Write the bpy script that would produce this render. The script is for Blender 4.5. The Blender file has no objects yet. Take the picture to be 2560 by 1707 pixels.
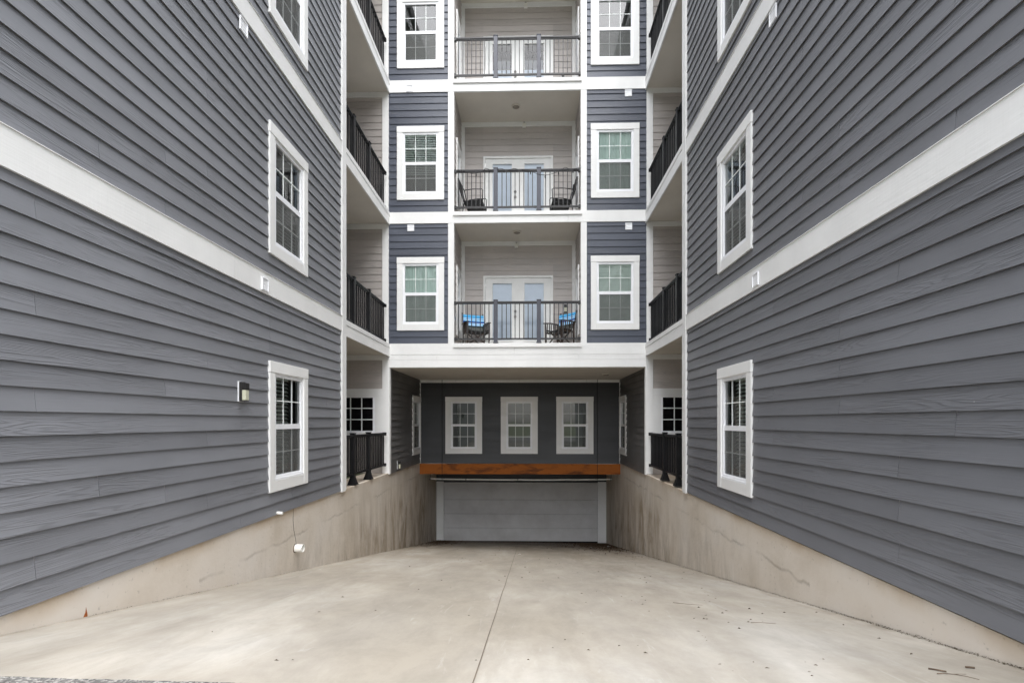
import bpy, math, random
from mathutils import Vector
R = math.radians
random.seed(7)
sc = bpy.context.scene
col = sc.collection

# ---------------------------------------------------------------- camera, sky, sun, exposure
cam_d = bpy.data.cameras.new('camera'); cam = bpy.data.objects.new('camera', cam_d); col.objects.link(cam)
cam_d.sensor_width = 36; cam_d.lens = 18.0; cam_d.clip_start = 0.05; cam_d.clip_end = 3000
cam_d.shift_x = -0.0039; cam_d.shift_y = 0.0783
cam.location = (0, 0, 0); cam.rotation_euler = (R(90), 0, math.atan(33/1280))
sc.camera = cam
SUN_EL, SUN_AZ = R(64), R(163)            # azimuth measured clockwise from +Y (north)
w = bpy.data.worlds.new('World'); sc.world = w; w.use_nodes = True
nt = w.node_tree; nt.nodes.clear()
sky = nt.nodes.new('ShaderNodeTexSky'); sky.sky_type = 'NISHITA'; sky.sun_disc = False
sky.sun_elevation = SUN_EL; sky.sun_rotation = SUN_AZ; sky.air_density = 1.0; sky.dust_density = 1.2; sky.ozone_density = 0.6
hs = nt.nodes.new('ShaderNodeHueSaturation'); hs.inputs['Saturation'].default_value = 0.2
bg = nt.nodes.new('ShaderNodeBackground'); bg.inputs['Strength'].default_value = 0.15
wo = nt.nodes.new('ShaderNodeOutputWorld')
wtc = nt.nodes.new('ShaderNodeTexCoord'); wsp = nt.nodes.new('ShaderNodeSeparateXYZ'); nt.links.new(wtc.outputs['Generated'], wsp.inputs[0])
wm = nt.nodes.new('ShaderNodeMath'); wm.operation = 'MULTIPLY_ADD'; wm.inputs[1].default_value = 1.6; wm.inputs[2].default_value = 0.38; wm.use_clamp = False
wmx = nt.nodes.new('ShaderNodeMath'); wmx.operation = 'MAXIMUM'; wmx.inputs[1].default_value = 0.0
nt.links.new(wsp.outputs[2], wmx.inputs[0]); nt.links.new(wmx.outputs[0], wm.inputs[0])      # overcast: zenith about three times the horizon
vm = nt.nodes.new('ShaderNodeVectorMath'); vm.operation = 'SCALE'
nt.links.new(sky.outputs[0], hs.inputs['Color']); nt.links.new(hs.outputs[0], vm.inputs[0]); nt.links.new(wm.outputs[0], vm.inputs['Scale']); nt.links.new(vm.outputs[0], bg.inputs[0]); nt.links.new(bg.outputs[0], wo.inputs[0])
sun_d = bpy.data.lights.new('sun', 'SUN'); sun = bpy.data.objects.new('sun', sun_d); col.objects.link(sun)
sun_d.energy = 0.6; sun_d.angle = R(70); sun_d.color = (1, 0.97, 0.93)
sd = Vector((math.sin(SUN_AZ)*math.cos(SUN_EL), math.cos(SUN_AZ)*math.cos(SUN_EL), math.sin(SUN_EL)))
sun.rotation_euler = sd.to_track_quat('Z', 'Y').to_euler()
sc.view_settings.view_transform = 'Standard'; sc.view_settings.look = 'None'
sc.view_settings.exposure = 1.93; sc.view_settings.gamma = 1

# ---------------------------------------------------------------- numbers (metres, camera level = 0)
WL, WR, D = -3.275, 2.70, 11.87           # courtyard faces of the two wings, face of the middle block
FL = [-1.19, 1.80, 4.855, 7.92, 10.96]    # balcony floor levels
EXP = 0.1585                              # lap siding exposure
Y_NEAR, Y_COR = 0.5, 8.955                 # wings: near end, corner before the side balconies
TOP = 11.35
YB, YG = 15.28, 18.0                      # recessed wall over the drive, garage door wall
YR = 13.1                                 # back of the centre balconies

# ---------------------------------------------------------------- materials
def newmat(name):
    m = bpy.data.materials.new(name); m.use_nodes = True
    return m, m.node_tree, m.node_tree.nodes['Principled BSDF']
def N(nt, t, **kw):
    n = nt.nodes.new(t)
    for k, v in kw.items():
        if k in n.inputs: n.inputs[k].default_value = v
        else: setattr(n, k, v)
    return n
def mapped(nt, scale, src='Object'):
    tc = nt.nodes.new('ShaderNodeTexCoord'); mp = nt.nodes.new('ShaderNodeMapping')
    mp.inputs['Scale'].default_value = scale
    nt.links.new(tc.outputs[src], mp.inputs['Vector']); return mp
def noise(nt, scale, s=1.0, detail=4, rough=0.55, dist=0.0):
    mp = mapped(nt, scale); n = nt.nodes.new('ShaderNodeTexNoise')
    n.inputs['Scale'].default_value = s; n.inputs['Detail'].default_value = detail
    n.inputs['Roughness'].default_value = rough; n.inputs['Distortion'].default_value = dist
    nt.links.new(mp.outputs[0], n.inputs['Vector']); return n
def ramp(nt, fac, stops):
    r = nt.nodes.new('ShaderNodeValToRGB'); e = r.color_ramp.elements
    while len(e) < len(stops): e.new(0.5)
    for el, (p, c) in zip(e, stops):
        el.position = p; el.color = (c[0], c[1], c[2], 1) if hasattr(c, '__len__') else (c, c, c, 1)
    nt.links.new(fac, r.inputs[0]); return r
def mixc(nt, a, b, fac, mode='MIX'):
    m = nt.nodes.new('ShaderNodeMix'); m.data_type = 'RGBA'; m.blend_type = mode
    for i, v in ((6, a), (7, b)):
        if hasattr(v, 'links'): nt.links.new(v, m.inputs[i])
        else: m.inputs[i].default_value = (v[0], v[1], v[2], 1)
    if hasattr(fac, 'links'): nt.links.new(fac, m.inputs[0])
    else: m.inputs[0].default_value = fac
    return m.outputs[2]
def mathn(nt, op, a, b=0.0, c=None):
    m = nt.nodes.new('ShaderNodeMath'); m.operation = op
    for i, v in enumerate((a, b) if c is None else (a, b, c)):
        if hasattr(v, 'links'): nt.links.new(v, m.inputs[i])
        else: m.inputs[i].default_value = v
    return m.outputs[0]
def bump(nt, h, strength, dist, p):
    b = nt.nodes.new('ShaderNodeBump'); b.inputs['Strength'].default_value = strength; b.inputs['Distance'].default_value = dist
    nt.links.new(h, b.inputs['Height']); nt.links.new(b.outputs[0], p.inputs['Normal'])

def simple(name, c, rough=0.5, metal=0.0, var=0.05, sc_=(6, 6, 6), spec=0.5):
    m, nt, p = newmat(name)
    n = noise(nt, sc_, 1.0, 4)
    r = ramp(nt, n.outputs['Fac'], [(0.3, tuple(x*(1-var) for x in c)), (0.7, tuple(min(1, x*(1+var)) for x in c))])
    nt.links.new(r.outputs[0], p.inputs['Base Color'])
    p.inputs['Roughness'].default_value = rough; p.inputs['Metallic'].default_value = metal
    p.inputs['Specular IOR Level'].default_value = spec
    return m

def siding_mat(name, c, axis, grain=0.62, rough=0.42):
    """painted fibre-cement lap board, embossed with wood grain that runs along the board"""
    m, nt, p = newmat(name)
    al = 0.55; sv = (al, 9, 15) if axis == 'x' else (9, al, 15)
    geo = nt.nodes.new('ShaderNodeNewGeometry')
    # a per-board random shift of the grain
    tc = nt.nodes.new('ShaderNodeTexCoord')
    cmb = nt.nodes.new('ShaderNodeCombineXYZ')
    for i in range(3):
        nt.links.new(mathn(nt, 'MULTIPLY', geo.outputs['Random Per Island'], 37.0 + 11*i), cmb.inputs[i])
    add = nt.nodes.new('ShaderNodeVectorMath'); add.operation = 'ADD'
    nt.links.new(tc.outputs['Object'], add.inputs[0]); nt.links.new(cmb.outputs[0], add.inputs[1])
    mp = nt.nodes.new('ShaderNodeMapping'); mp.inputs['Scale'].default_value = sv
    nt.links.new(add.outputs[0], mp.inputs['Vector'])
    n = nt.nodes.new('ShaderNodeTexNoise'); n.inputs['Scale'].default_value = 1.0; n.inputs['Detail'].default_value = 1.5
    n.inputs['Distortion'].default_value = 0.5
    nt.links.new(mp.outputs[0], n.inputs['Vector'])
    # contour lines of a stretched noise look like cathedral grain
    lines = mathn(nt, 'SINE', mathn(nt, 'MULTIPLY', n.outputs['Fac'], 95.0))
    lines = mathn(nt, 'POWER', mathn(nt, 'MULTIPLY_ADD', lines, 0.5, 0.5), 3.0)
    sv2 = (2.2, 30, 110) if axis == 'x' else (30, 2.2, 110)
    mp2 = nt.nodes.new('ShaderNodeMapping'); mp2.inputs['Scale'].default_value = sv2
    nt.links.new(add.outputs[0], mp2.inputs['Vector'])
    n2 = nt.nodes.new('ShaderNodeTexNoise'); n2.inputs['Scale'].default_value = 1.0; n2.inputs['Detail'].default_value = 4
    nt.links.new(mp2.outputs[0], n2.inputs['Vector'])
    sv3 = (0.5, 3, 5) if axis == 'x' else (3, 0.5, 5)
    n3 = noise(nt, sv3, 1.0, 2)
    mask = ramp(nt, n3.outputs['Fac'], [(0.42, 0.0), (0.58, 1.0)])
    h = mathn(nt, 'ADD', mathn(nt, 'MULTIPLY', mathn(nt, 'MULTIPLY', lines, mask.outputs[0]), 0.8), mathn(nt, 'MULTIPLY', n2.outputs['Fac'], 0.45))
    bump(nt, h, grain, 0.0035, p)
    # colour: small tone shift board by board, faint chalky clouds and rain dust
    t = ramp(nt, geo.outputs['Random Per Island'], [(0.0, tuple(x*0.91 for x in c)), (1.0, tuple(x*1.09 for x in c))])
    cl = noise(nt, (0.9, 0.9, 1.6), 1.0, 5, 0.6)
    clr = ramp(nt, cl.outputs['Fac'], [(0.3, 0.9), (0.7, 1.08)])
    base = mixc(nt, t.outputs[0], clr.outputs[0], 1.0, 'MULTIPLY')
    base = mixc(nt, base, tuple(x*0.62 for x in c), mathn(nt, 'MULTIPLY', mathn(nt, 'MULTIPLY', lines, mask.outputs[0]), 0.42))
    sp = nt.nodes.new('ShaderNodeTexVoronoi'); sp.inputs['Scale'].default_value = 3.2
    nt.links.new(tc.outputs['Object'], sp.inputs['Vector'])
    spm = ramp(nt, sp.outputs['Distance'], [(0.0, 1.0), (0.014, 0.0)])
    base = mixc(nt, base, (0.6, 0.6, 0.58), spm.outputs[0])
    nt.links.new(base, p.inputs['Base Color'])
    rr = ramp(nt, cl.outputs['Fac'], [(0.3, rough-0.06), (0.7, rough+0.12)])
    nt.links.new(rr.outputs[0], p.inputs['Roughness'])
    p.inputs['Specular IOR Level'].default_value = 0.5
    return m

def trim_mat(name, c, rough=0.45, grain=0.6):
    m, nt, p = newmat(name)
    n = noise(nt, (2.5, 2.5, 60), 1.0, 5); n2 = noise(nt, (40, 40, 3), 1.0, 4)
    h = mathn(nt, 'ADD', n.outputs['Fac'], mathn(nt, 'MULTIPLY', n2.outputs['Fac'], 0.6))
    bump(nt, h, grain, 0.003, p)
    d = noise(nt, (1.5, 1.5, 1.2), 1.0, 6, 0.65)
    r = ramp(nt, d.outputs['Fac'], [(0.25, tuple(x*0.90 for x in c)), (0.6, c)])
    nt.links.new(r.outputs[0], p.inputs['Base Color']); p.inputs['Roughness'].default_value = rough
    return m

M = {}
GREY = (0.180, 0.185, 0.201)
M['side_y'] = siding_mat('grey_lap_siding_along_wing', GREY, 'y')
M['side_y_r'] = siding_mat('shaded_grey_siding_along_right_wing', (0.140, 0.144, 0.157), 'y')  # same paint as the left wing; its dimmer light is put into the colour
M['side_x'] = siding_mat('shade_toned_grey_siding', (0.060, 0.069, 0.093), 'x', 0.3)  # same grey paint, with shade and a cool cast put into the colour
M['shaded_x'] = siding_mat('shade_darkened_grey_siding', (0.038, 0.039, 0.042), 'x', 0.3)  # wall grey darkened: undercroft shade is painted into the colour
M['shaded_y'] = siding_mat('shade_darkened_grey_siding_side', (0.105, 0.102, 0.100), 'y', 0.4)  # undercroft side walls: same grey, with less of the shade painted in
M['beige_x'] = siding_mat('taupe_lap_siding', (0.45, 0.412, 0.385), 'x', 0.2)
M['beige_y'] = siding_mat('taupe_lap_siding_side', (0.45, 0.412, 0.385), 'y', 0.2)
M['trim'] = trim_mat('white_trim_board', (0.80, 0.80, 0.785))
M['vinyl'] = simple('white_vinyl', (0.84, 0.85, 0.87), 0.3, var=0.02)
M['soffit'] = trim_mat('off_white_soffit', (0.64, 0.60, 0.53), 0.7, 0.1)
M['black'] = simple('black_painted_aluminium', (0.008, 0.008, 0.009), 0.45, 0.0, 0.3, (6, 6, 6), 0.3)
M['slate'] = simple('slate_grey_post_paint', (0.050, 0.053, 0.070), 0.4, 0.0, 0.08)
M['bronze'] = simple('dark_bronze_rail_paint', (0.020, 0.019, 0.019), 0.4, 0.0, 0.15)
M['door'] = simple('white_door_paint', (0.78, 0.78, 0.76), 0.4, var=0.03)
M['metal'] = simple('satin_nickel', (0.45, 0.44, 0.42), 0.3, 1.0, 0.05)
M['room'] = simple('dim_room_plaster', (0.16, 0.175, 0.16), 0.9)
M['blind'] = simple('white_blind_slat', (0.90, 0.93, 0.90), 0.5, var=0.03)
M['shade'] = simple('pale_roller_shade', (0.74, 0.77, 0.82), 0.6, var=0.04)
M['curtain'] = simple('mint_sheer_curtain', (0.86, 0.92, 0.90), 0.7, var=0.08, sc_=(30, 3, 1))
M['muntin'] = simple('white_grille_bar', (0.80, 0.84, 0.82), 0.4, var=0.02)
M['pvc'] = simple('white_pvc', (0.8, 0.79, 0.74), 0.35, var=0.04)
M['seat_black'] = simple('black_mesh_cushion', (0.014, 0.014, 0.015), 0.8, var=0.3, sc_=(40, 40, 40))
M['wood'] = simple('dark_stained_wood', (0.045, 0.030, 0.022), 0.5, var=0.3, sc_=(30, 30, 4))
M['canvas'] = simple('grey_canvas', (0.10, 0.11, 0.10), 0.85, var=0.15)
M['twig'] = simple('weathered_twig', (0.11, 0.075, 0.05), 0.9, var=0.35, sc_=(40, 40, 40))
M['leaf'] = simple('dead_leaf', (0.07, 0.042, 0.022), 0.9, var=0.5, sc_=(50, 50, 50))
M['moss'] = simple('dark_moss_and_dirt', (0.075, 0.058, 0.032), 0.95, var=0.5, sc_=(30, 30, 30))
M['cover'] = simple('dim_lamp_cover', (0.22, 0.19, 0.155), 0.5)
M['paper'] = simple('white_paper', (0.75, 0.75, 0.73), 0.8)
M['rust_spot'] = simple('rust_bleed', (0.32, 0.085, 0.012), 0.9, var=0.6, sc_=(60, 60, 30))
M['lens'] = simple('frosted_lamp_lens', (0.52, 0.52, 0.40), 0.35, var=0.05)
M['lamp_dark'] = simple('dark_bronze_lamp', (0.022, 0.021, 0.020), 0.4, 0.2, 0.2)
M['roof'] = simple('roof_membrane', (0.25, 0.25, 0.25), 0.9)

def glass_mat(name, tint, coat=0.10):
    m, nt, p = newmat(name); nt.nodes.remove(p)
    out = nt.nodes['Material Output']
    tr = N(nt, 'ShaderNodeBsdfTransparent'); tr.inputs[0].default_value = (*tint, 1)
    gl = N(nt, 'ShaderNodeBsdfGlossy'); gl.inputs['Roughness'].default_value = 0.0
    n = noise(nt, (1.3, 1.3, 1.1), 1.0, 2); b = nt.nodes.new('ShaderNodeBump')
    b.inputs['Strength'].default_value = 0.25; b.inputs['Distance'].default_value = 0.012
    nt.links.new(n.outputs['Fac'], b.inputs['Height']); nt.links.new(b.outputs[0], gl.inputs['Normal'])
    fr = N(nt, 'ShaderNodeFresnel'); fr.inputs['IOR'].default_value = 1.5
    f = mathn(nt, 'MULTIPLY_ADD', fr.outputs[0], 1.4, coat)
    cl = nt.nodes.new('ShaderNodeClamp'); nt.links.new(f, cl.inputs[0])
    mx = nt.nodes.new('ShaderNodeMixShader')
    nt.links.new(cl.outputs[0], mx.inputs[0]); nt.links.new(tr.outputs[0], mx.inputs[1]); nt.links.new(gl.outputs[0], mx.inputs[2])
    nt.links.new(mx.outputs[0], out.inputs[0]); return m
M['glass'] = glass_mat('low_e_window_glass', (0.90, 0.975, 0.94), 0.04)
M['glass_door'] = glass_mat('door_glass', (0.88, 0.93, 0.97), 0.0)
def screen_mat():
    m, nt, p = newmat('insect_screen')
    p.inputs['Base Color'].default_value = (0.13, 0.135, 0.13, 1); p.inputs['Roughness'].default_value = 0.8
    ck = nt.nodes.new('ShaderNodeTexNoise'); ck.inputs['Scale'].default_value = 2.0
    tc = nt.nodes.new('ShaderNodeTexCoord'); nt.links.new(tc.outputs['Object'], ck.inputs['Vector'])
    a = ramp(nt, ck.outputs['Fac'], [(0.3, 0.50), (0.7, 0.58)])
    nt.links.new(a.outputs[0], p.inputs['Alpha'])
    return m
M['screen'] = screen_mat()

def concrete_wall():
    m, nt, p = newmat('stained_board_formed_concrete')
    tc = nt.nodes.new('ShaderNodeTexCoord'); sp = nt.nodes.new('ShaderNodeSeparateXYZ')
    nt.links.new(tc.outputs['Object'], sp.inputs[0])
    X, Y, Z = sp.outputs
    clouds = noise(nt, (0.9, 0.7, 0.9), 1.0, 7, 0.6)
    base = ramp(nt, clouds.outputs['Fac'], [(0.3, (0.50, 0.435, 0.355)), (0.5, (0.60, 0.54, 0.465)), (0.72, (0.63, 0.585, 0.53))]).outputs[0]
    # stains: vertical runs, more of them down the ramp
    st = noise(nt, (1.6, 2.0, 0.65), 1.0, 8, 0.68, 0.7)
    big = noise(nt, (0.5, 0.55, 0.35), 1.0, 3, 0.5, 0.5); bigm = ramp(nt, big.outputs['Fac'], [(0.38, 0.15), (0.62, 1.0)]).outputs[0]
    deep = mathn(nt, 'MULTIPLY', mathn(nt, 'SUBTRACT', Y, 5.0), 0.13)
    cl = nt.nodes.new('ShaderNodeClamp'); nt.links.new(deep, cl.inputs[0])
    sm = mathn(nt, 'MULTIPLY', ramp(nt, st.outputs['Fac'], [(0.40, 0.0), (0.66, 1.0)]).outputs[0], bigm)
    jn = noise(nt, (1.2, 1.6, 0.3), 1.0, 6, 0.6)
    jz = mathn(nt, 'MULTIPLY_ADD', mathn(nt, 'SUBTRACT', jn.outputs['Fac'], 0.5), 0.30, mathn(nt, 'ADD', Z, 1.58))   # 0 at the cold joint
    below = mathn(nt, 'MULTIPLY_ADD', jz, -1.6, 0.2); cb = nt.nodes.new('ShaderNodeClamp'); nt.links.new(below, cb.inputs[0])
    f = mathn(nt, 'MULTIPLY', mathn(nt, 'MULTIPLY', sm, cl.outputs[0]), mathn(nt, 'MULTIPLY_ADD', cb.outputs[0], 0.75, 0.25))
    base = mixc(nt, base, (0.24, 0.175, 0.10), f)
    # dark algae and splash dirt climbing from the foot of the wall
    foot = mathn(nt, 'ADD', Z, mathn(nt, 'MULTIPLY_ADD', Y, 0.1925, 0.75))                 # height above the ramp
    fm = mathn(nt, 'MULTIPLY_ADD', foot, -1.1, 1.0); cfm = nt.nodes.new('ShaderNodeClamp'); nt.links.new(fm, cfm.inputs[0])
    g = noise(nt, (2.5, 4.5, 1.3), 1.0, 9, 0.78, 0.4)
    gm = ramp(nt, g.outputs['Fac'], [(0.48, 0.0), (0.66, 1.0)]).outputs[0]
    base = mixc(nt, base, (0.10, 0.078, 0.042), mathn(nt, 'MULTIPLY', mathn(nt, 'MULTIPLY', gm, cl.outputs[0]), mathn(nt, 'MULTIPLY_ADD', cfm.outputs[0], 0.7, 0.12)))
    g2 = noise(nt, (6, 9, 3), 1.0, 6, 0.8); g2m = ramp(nt, g2.outputs['Fac'], [(0.57, 0.0), (0.68, 1.0)]).outputs[0]
    base = mixc(nt, base, (0.62, 0.58, 0.50), mathn(nt, 'MULTIPLY', g2m, 0.35))
    # cold joint line, ragged, broken
    ln = mathn(nt, 'ABSOLUTE', jz); lm = ramp(nt, ln, [(0.0, 1.0), (0.03, 0.12), (0.12, 0.0)]).outputs[0]
    br = noise(nt, (1, 1.6, 1), 1.0, 3); bm = ramp(nt, br.outputs['Fac'], [(0.42, 0.0), (0.62, 1.0)]).outputs[0]
    yy = mathn(nt, 'GREATER_THAN', Y, 5.0)
    lf = mathn(nt, 'MULTIPLY', mathn(nt, 'MULTIPLY', lm, bm), mathn(nt, 'MULTIPLY', yy, 0.34))
    base = mixc(nt, base, (0.12, 0.095, 0.07), lf)
    # tan edge of rusty wash just under the siding
    ed = mathn(nt, 'MULTIPLY_ADD', mathn(nt, 'ADD', Z, 1.22), 8.0, 1.0); ce = nt.nodes.new('ShaderNodeClamp'); nt.links.new(ed, ce.inputs[0])
    en = noise(nt, (1, 1.7, 1), 1.0, 5); em = ramp(nt, en.outputs['Fac'], [(0.4, 0.1), (0.65, 1.0)]).outputs[0]
    base = mixc(nt, base, (0.36, 0.24, 0.12), mathn(nt, 'MULTIPLY', mathn(nt, 'MULTIPLY', ce.outputs[0], em), 0.6))
    pit = noise(nt, (25, 25, 25), 1.0, 4)
    pm = ramp(nt, pit.outputs['Fac'], [(0.27, 0.75), (0.36, 1.0)]).outputs[0]
    base = mixc(nt, base, pm, 1.0, 'MULTIPLY')
    nt.links.new(base, p.inputs['Base Color']); p.inputs['Roughness'].default_value = 0.85
    h = mathn(nt, 'ADD', mathn(nt, 'MULTIPLY', pit.outputs['Fac'], 0.3), mathn(nt, 'MULTIPLY_ADD', clouds.outputs['Fac'], 2.0, mathn(nt, 'MULTIPLY', lf, -2.0)))
    bump(nt, h, 0.5, 0.01, p)
    return m
M['concrete'] = concrete_wall()

def drive_mat():
    m, nt, p = newmat('broom_finished_drive_concrete')
    tc = nt.nodes.new('ShaderNodeTexCoord'); sp = nt.nodes.new('ShaderNodeSeparateXYZ')
    nt.links.new(tc.outputs['Object'], sp.inputs[0]); X, Y, Z = sp.outputs
    a = noise(nt, (0.5, 0.35, 1), 1.0, 7, 0.6)
    base = ramp(nt, a.outputs['Fac'], [(0.3, (0.335, 0.298, 0.242)), (0.5, (0.415, 0.382, 0.328)), (0.72, (0.46, 0.438, 0.398))]).outputs[0]
    # tyre and run-off dirt lying towards the door: two wheel tracks and a wash on the right
    st = noise(nt, (1.6, 0.28, 1), 1.0, 7, 0.7, 0.4)
    far = mathn(nt, 'MULTIPLY', mathn(nt, 'SUBTRACT', Y, 4.0), 0.10); cf = nt.nodes.new('ShaderNodeClamp'); nt.links.new(far, cf.inputs[0])
    sm = ramp(nt, st.outputs['Fac'], [(0.36, 0.0), (0.66, 1.0)]).outputs[0]
    base = mixc(nt, base, (0.19, 0.150, 0.100), mathn(nt, 'MULTIPLY', mathn(nt, 'MULTIPLY_ADD', sm, 0.78, 0.22), cf.outputs[0]))
    wn = noise(nt, (0.8, 0.12, 1), 1.0, 5, 0.6, 0.6); wm_ = ramp(nt, wn.outputs['Fac'], [(0.40, 0.0), (0.60, 1.0)]).outputs[0]
    base = mixc(nt, base, (0.25, 0.22, 0.175), mathn(nt, 'MULTIPLY', wm_, 0.62))
    tk = mathn(nt, 'ABSOLUTE', mathn(nt, 'SUBTRACT', mathn(nt, 'ABSOLUTE', mathn(nt, 'ADD', X, 0.25)), 0.95))
    tm = ramp(nt, tk, [(0.05, 1.0), (0.42, 0.0)]).outputs[0]
    base = mixc(nt, base, (0.27, 0.245, 0.21), mathn(nt, 'MULTIPLY', tm, mathn(nt, 'MULTIPLY_ADD', sm, 0.35, 0.10)))
    gf = mathn(nt, 'MULTIPLY', mathn(nt, 'SUBTRACT', mathn(nt, 'MULTIPLY_ADD', X, 0.75, Y), 10.6), 0.18); cg = nt.nodes.new('ShaderNodeClamp'); nt.links.new(gf, cg.inputs[0])
    gn = noise(nt, (1.8, 1.0, 1), 1.0, 8, 0.75, 0.5); gnm = ramp(nt, gn.outputs['Fac'], [(0.36, 0.25), (0.62, 1.0)]).outputs[0]
    base = mixc(nt, base, (0.085, 0.062, 0.040), mathn(nt, 'MULTIPLY', mathn(nt, 'MULTIPLY', cg.outputs[0], gnm), 0.9))
    rt = mathn(nt, 'SUBTRACT', 1.0, mathn(nt, 'MULTIPLY', mathn(nt, 'ABSOLUTE', mathn(nt, 'SUBTRACT', X, 1.55)), 0.9)); cr = nt.nodes.new('ShaderNodeClamp'); nt.links.new(rt, cr.inputs[0])
    fy = mathn(nt, 'SUBTRACT', 1.0, mathn(nt, 'MULTIPLY', mathn(nt, 'ABSOLUTE', mathn(nt, 'SUBTRACT', Y, 9.0)), 0.16)); cy = nt.nodes.new('ShaderNodeClamp'); nt.links.new(fy, cy.inputs[0])
    s2 = noise(nt, (2.4, 0.7, 1), 1.0, 8, 0.75); sm2 = ramp(nt, s2.outputs['Fac'], [(0.42, 0.0), (0.7, 1.0)]).outputs[0]
    base = mixc(nt, base, (0.14, 0.11, 0.08), mathn(nt, 'MULTIPLY', mathn(nt, 'MULTIPLY', cr.outputs[0], cy.outputs[0]), mathn(nt, 'MULTIPLY', sm2, 0.8)))
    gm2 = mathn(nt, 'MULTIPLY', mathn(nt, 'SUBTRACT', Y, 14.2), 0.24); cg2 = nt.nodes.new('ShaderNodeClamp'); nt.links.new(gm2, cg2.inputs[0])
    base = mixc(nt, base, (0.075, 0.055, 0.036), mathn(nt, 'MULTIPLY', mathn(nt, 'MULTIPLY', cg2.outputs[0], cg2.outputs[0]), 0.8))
    mo = noise(nt, (3.2, 1.6, 1), 1.0, 9, 0.78, 0.3); mor = ramp(nt, mo.outputs['Fac'], [(0.36, 0.86), (0.60, 1.05)]).outputs[0]
    base = mixc(nt, base, mor, 1.0, 'MULTIPLY')
    scf = noise(nt, (9, 1.1, 1), 1.0, 5, 0.7, 1.2); scm = ramp(nt, scf.outputs['Fac'], [(0.60, 0.0), (0.74, 1.0)]).outputs[0]
    base = mixc(nt, base, (0.52, 0.50, 0.47), mathn(nt, 'MULTIPLY', scm, 0.35))
    # dirt held against the walls
    el = mathn(nt, 'MULTIPLY_ADD', mathn(nt, 'SUBTRACT', X, -3.275), -9.0, 1.0); c1 = nt.nodes.new('ShaderNodeClamp'); nt.links.new(el, c1.inputs[0])
    er = mathn(nt, 'MULTIPLY_ADD', mathn(nt, 'SUBTRACT', 2.7, X), -6.0, 1.0); c2 = nt.nodes.new('ShaderNodeClamp'); nt.links.new(er, c2.inputs[0])
    s3 = noise(nt, (6, 3, 1), 1.0, 6, 0.7); sm3 = ramp(nt, s3.outputs['Fac'], [(0.4, 0.0), (0.6, 1.0)]).outputs[0]
    base = mixc(nt, base, (0.13, 0.10, 0.065), mathn(nt, 'MULTIPLY', mathn(nt, 'ADD', c1.outputs[0], c2.outputs[0]), mathn(nt, 'MULTIPLY', sm3, 0.6)))
    sp2 = nt.nodes.new('ShaderNodeTexVoronoi'); sp2.inputs['Scale'].default_value = 4.5
    nt.links.new(tc.outputs['Object'], sp2.inputs['Vector'])
    dots = ramp(nt, sp2.outputs['Distance'], [(0.0, 1.0), (0.022, 0.0)]).outputs[0]
    base = mixc(nt, base, (0.25, 0.20, 0.14), mathn(nt, 'MULTIPLY', mathn(nt, 'MULTIPLY', dots, sm), 0.8))
    nt.links.new(base, p.inputs['Base Color'])
    p.inputs['Roughness'].default_value = 0.8
    f = noise(nt, (14, 120, 20), 1.0, 4); g = noise(nt, (70, 70, 70), 1.0, 3)
    h = mathn(nt, 'ADD', f.outputs['Fac'], mathn(nt, 'MULTIPLY', g.outputs['Fac'], 0.8))
    bump(nt, h, 0.35, 0.004, p)
    return m
M['drive'] = drive_mat()

def asphalt():
    m, nt, p = newmat('worn_asphalt')
    tc = nt.nodes.new('ShaderNodeTexCoord')
    v = nt.nodes.new('ShaderNodeTexVoronoi'); v.inputs['Scale'].default_value = 95
    nt.links.new(tc.outputs['Object'], v.inputs['Vector'])
    sv = nt.nodes.new('ShaderNodeSeparateColor'); nt.links.new(v.outputs['Color'], sv.inputs[0])
    r = ramp(nt, sv.outputs[0], [(0.0, (0.07, 0.066, 0.062)), (0.6, (0.17, 0.165, 0.155)), (1.0, (0.34, 0.325, 0.30))])
    nt.links.new(r.outputs[0], p.inputs['Base Color']); p.inputs['Roughness'].default_value = 0.9
    bump(nt, v.outputs['Distance'], 0.8, 0.006, p)
    return m
M['asphalt'] = asphalt()
def ground_mat():
    m, nt, p = newmat('grassy_ground')
    n = noise(nt, (0.3, 0.3, 0.3), 1.0, 8, 0.7)
    r = ramp(nt, n.outputs['Fac'], [(0.35, (0.06, 0.08, 0.03)), (0.65, (0.11, 0.12, 0.06))])
    nt.links.new(r.outputs[0], p.inputs['Base Color']); p.inputs['Roughness'].default_value = 0.95
    bump(nt, n.outputs['Fac'], 0.5, 0.05, p)
    return m
M['ground'] = ground_mat()
def rust_mat():
    m, nt, p = newmat('rusted_steel')
    a = noise(nt, (1.6, 3, 4.5), 1.0, 8, 0.65, 0.6)
    r = ramp(nt, a.outputs['Fac'], [(0.27, (0.05, 0.018, 0.006)), (0.38, (0.17, 0.048, 0.008)), (0.50, (0.34, 0.098, 0.010)), (0.75, (0.27, 0.080, 0.011))])
    nt.links.new(r.outputs[0], p.inputs['Base Color']); p.inputs['Roughness'].default_value = 0.85
    g = noise(nt, (30, 30, 30), 1.0, 4); bump(nt, g.outputs['Fac'], 0.4, 0.004, p)
    return m
M['rust'] = rust_mat()
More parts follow.
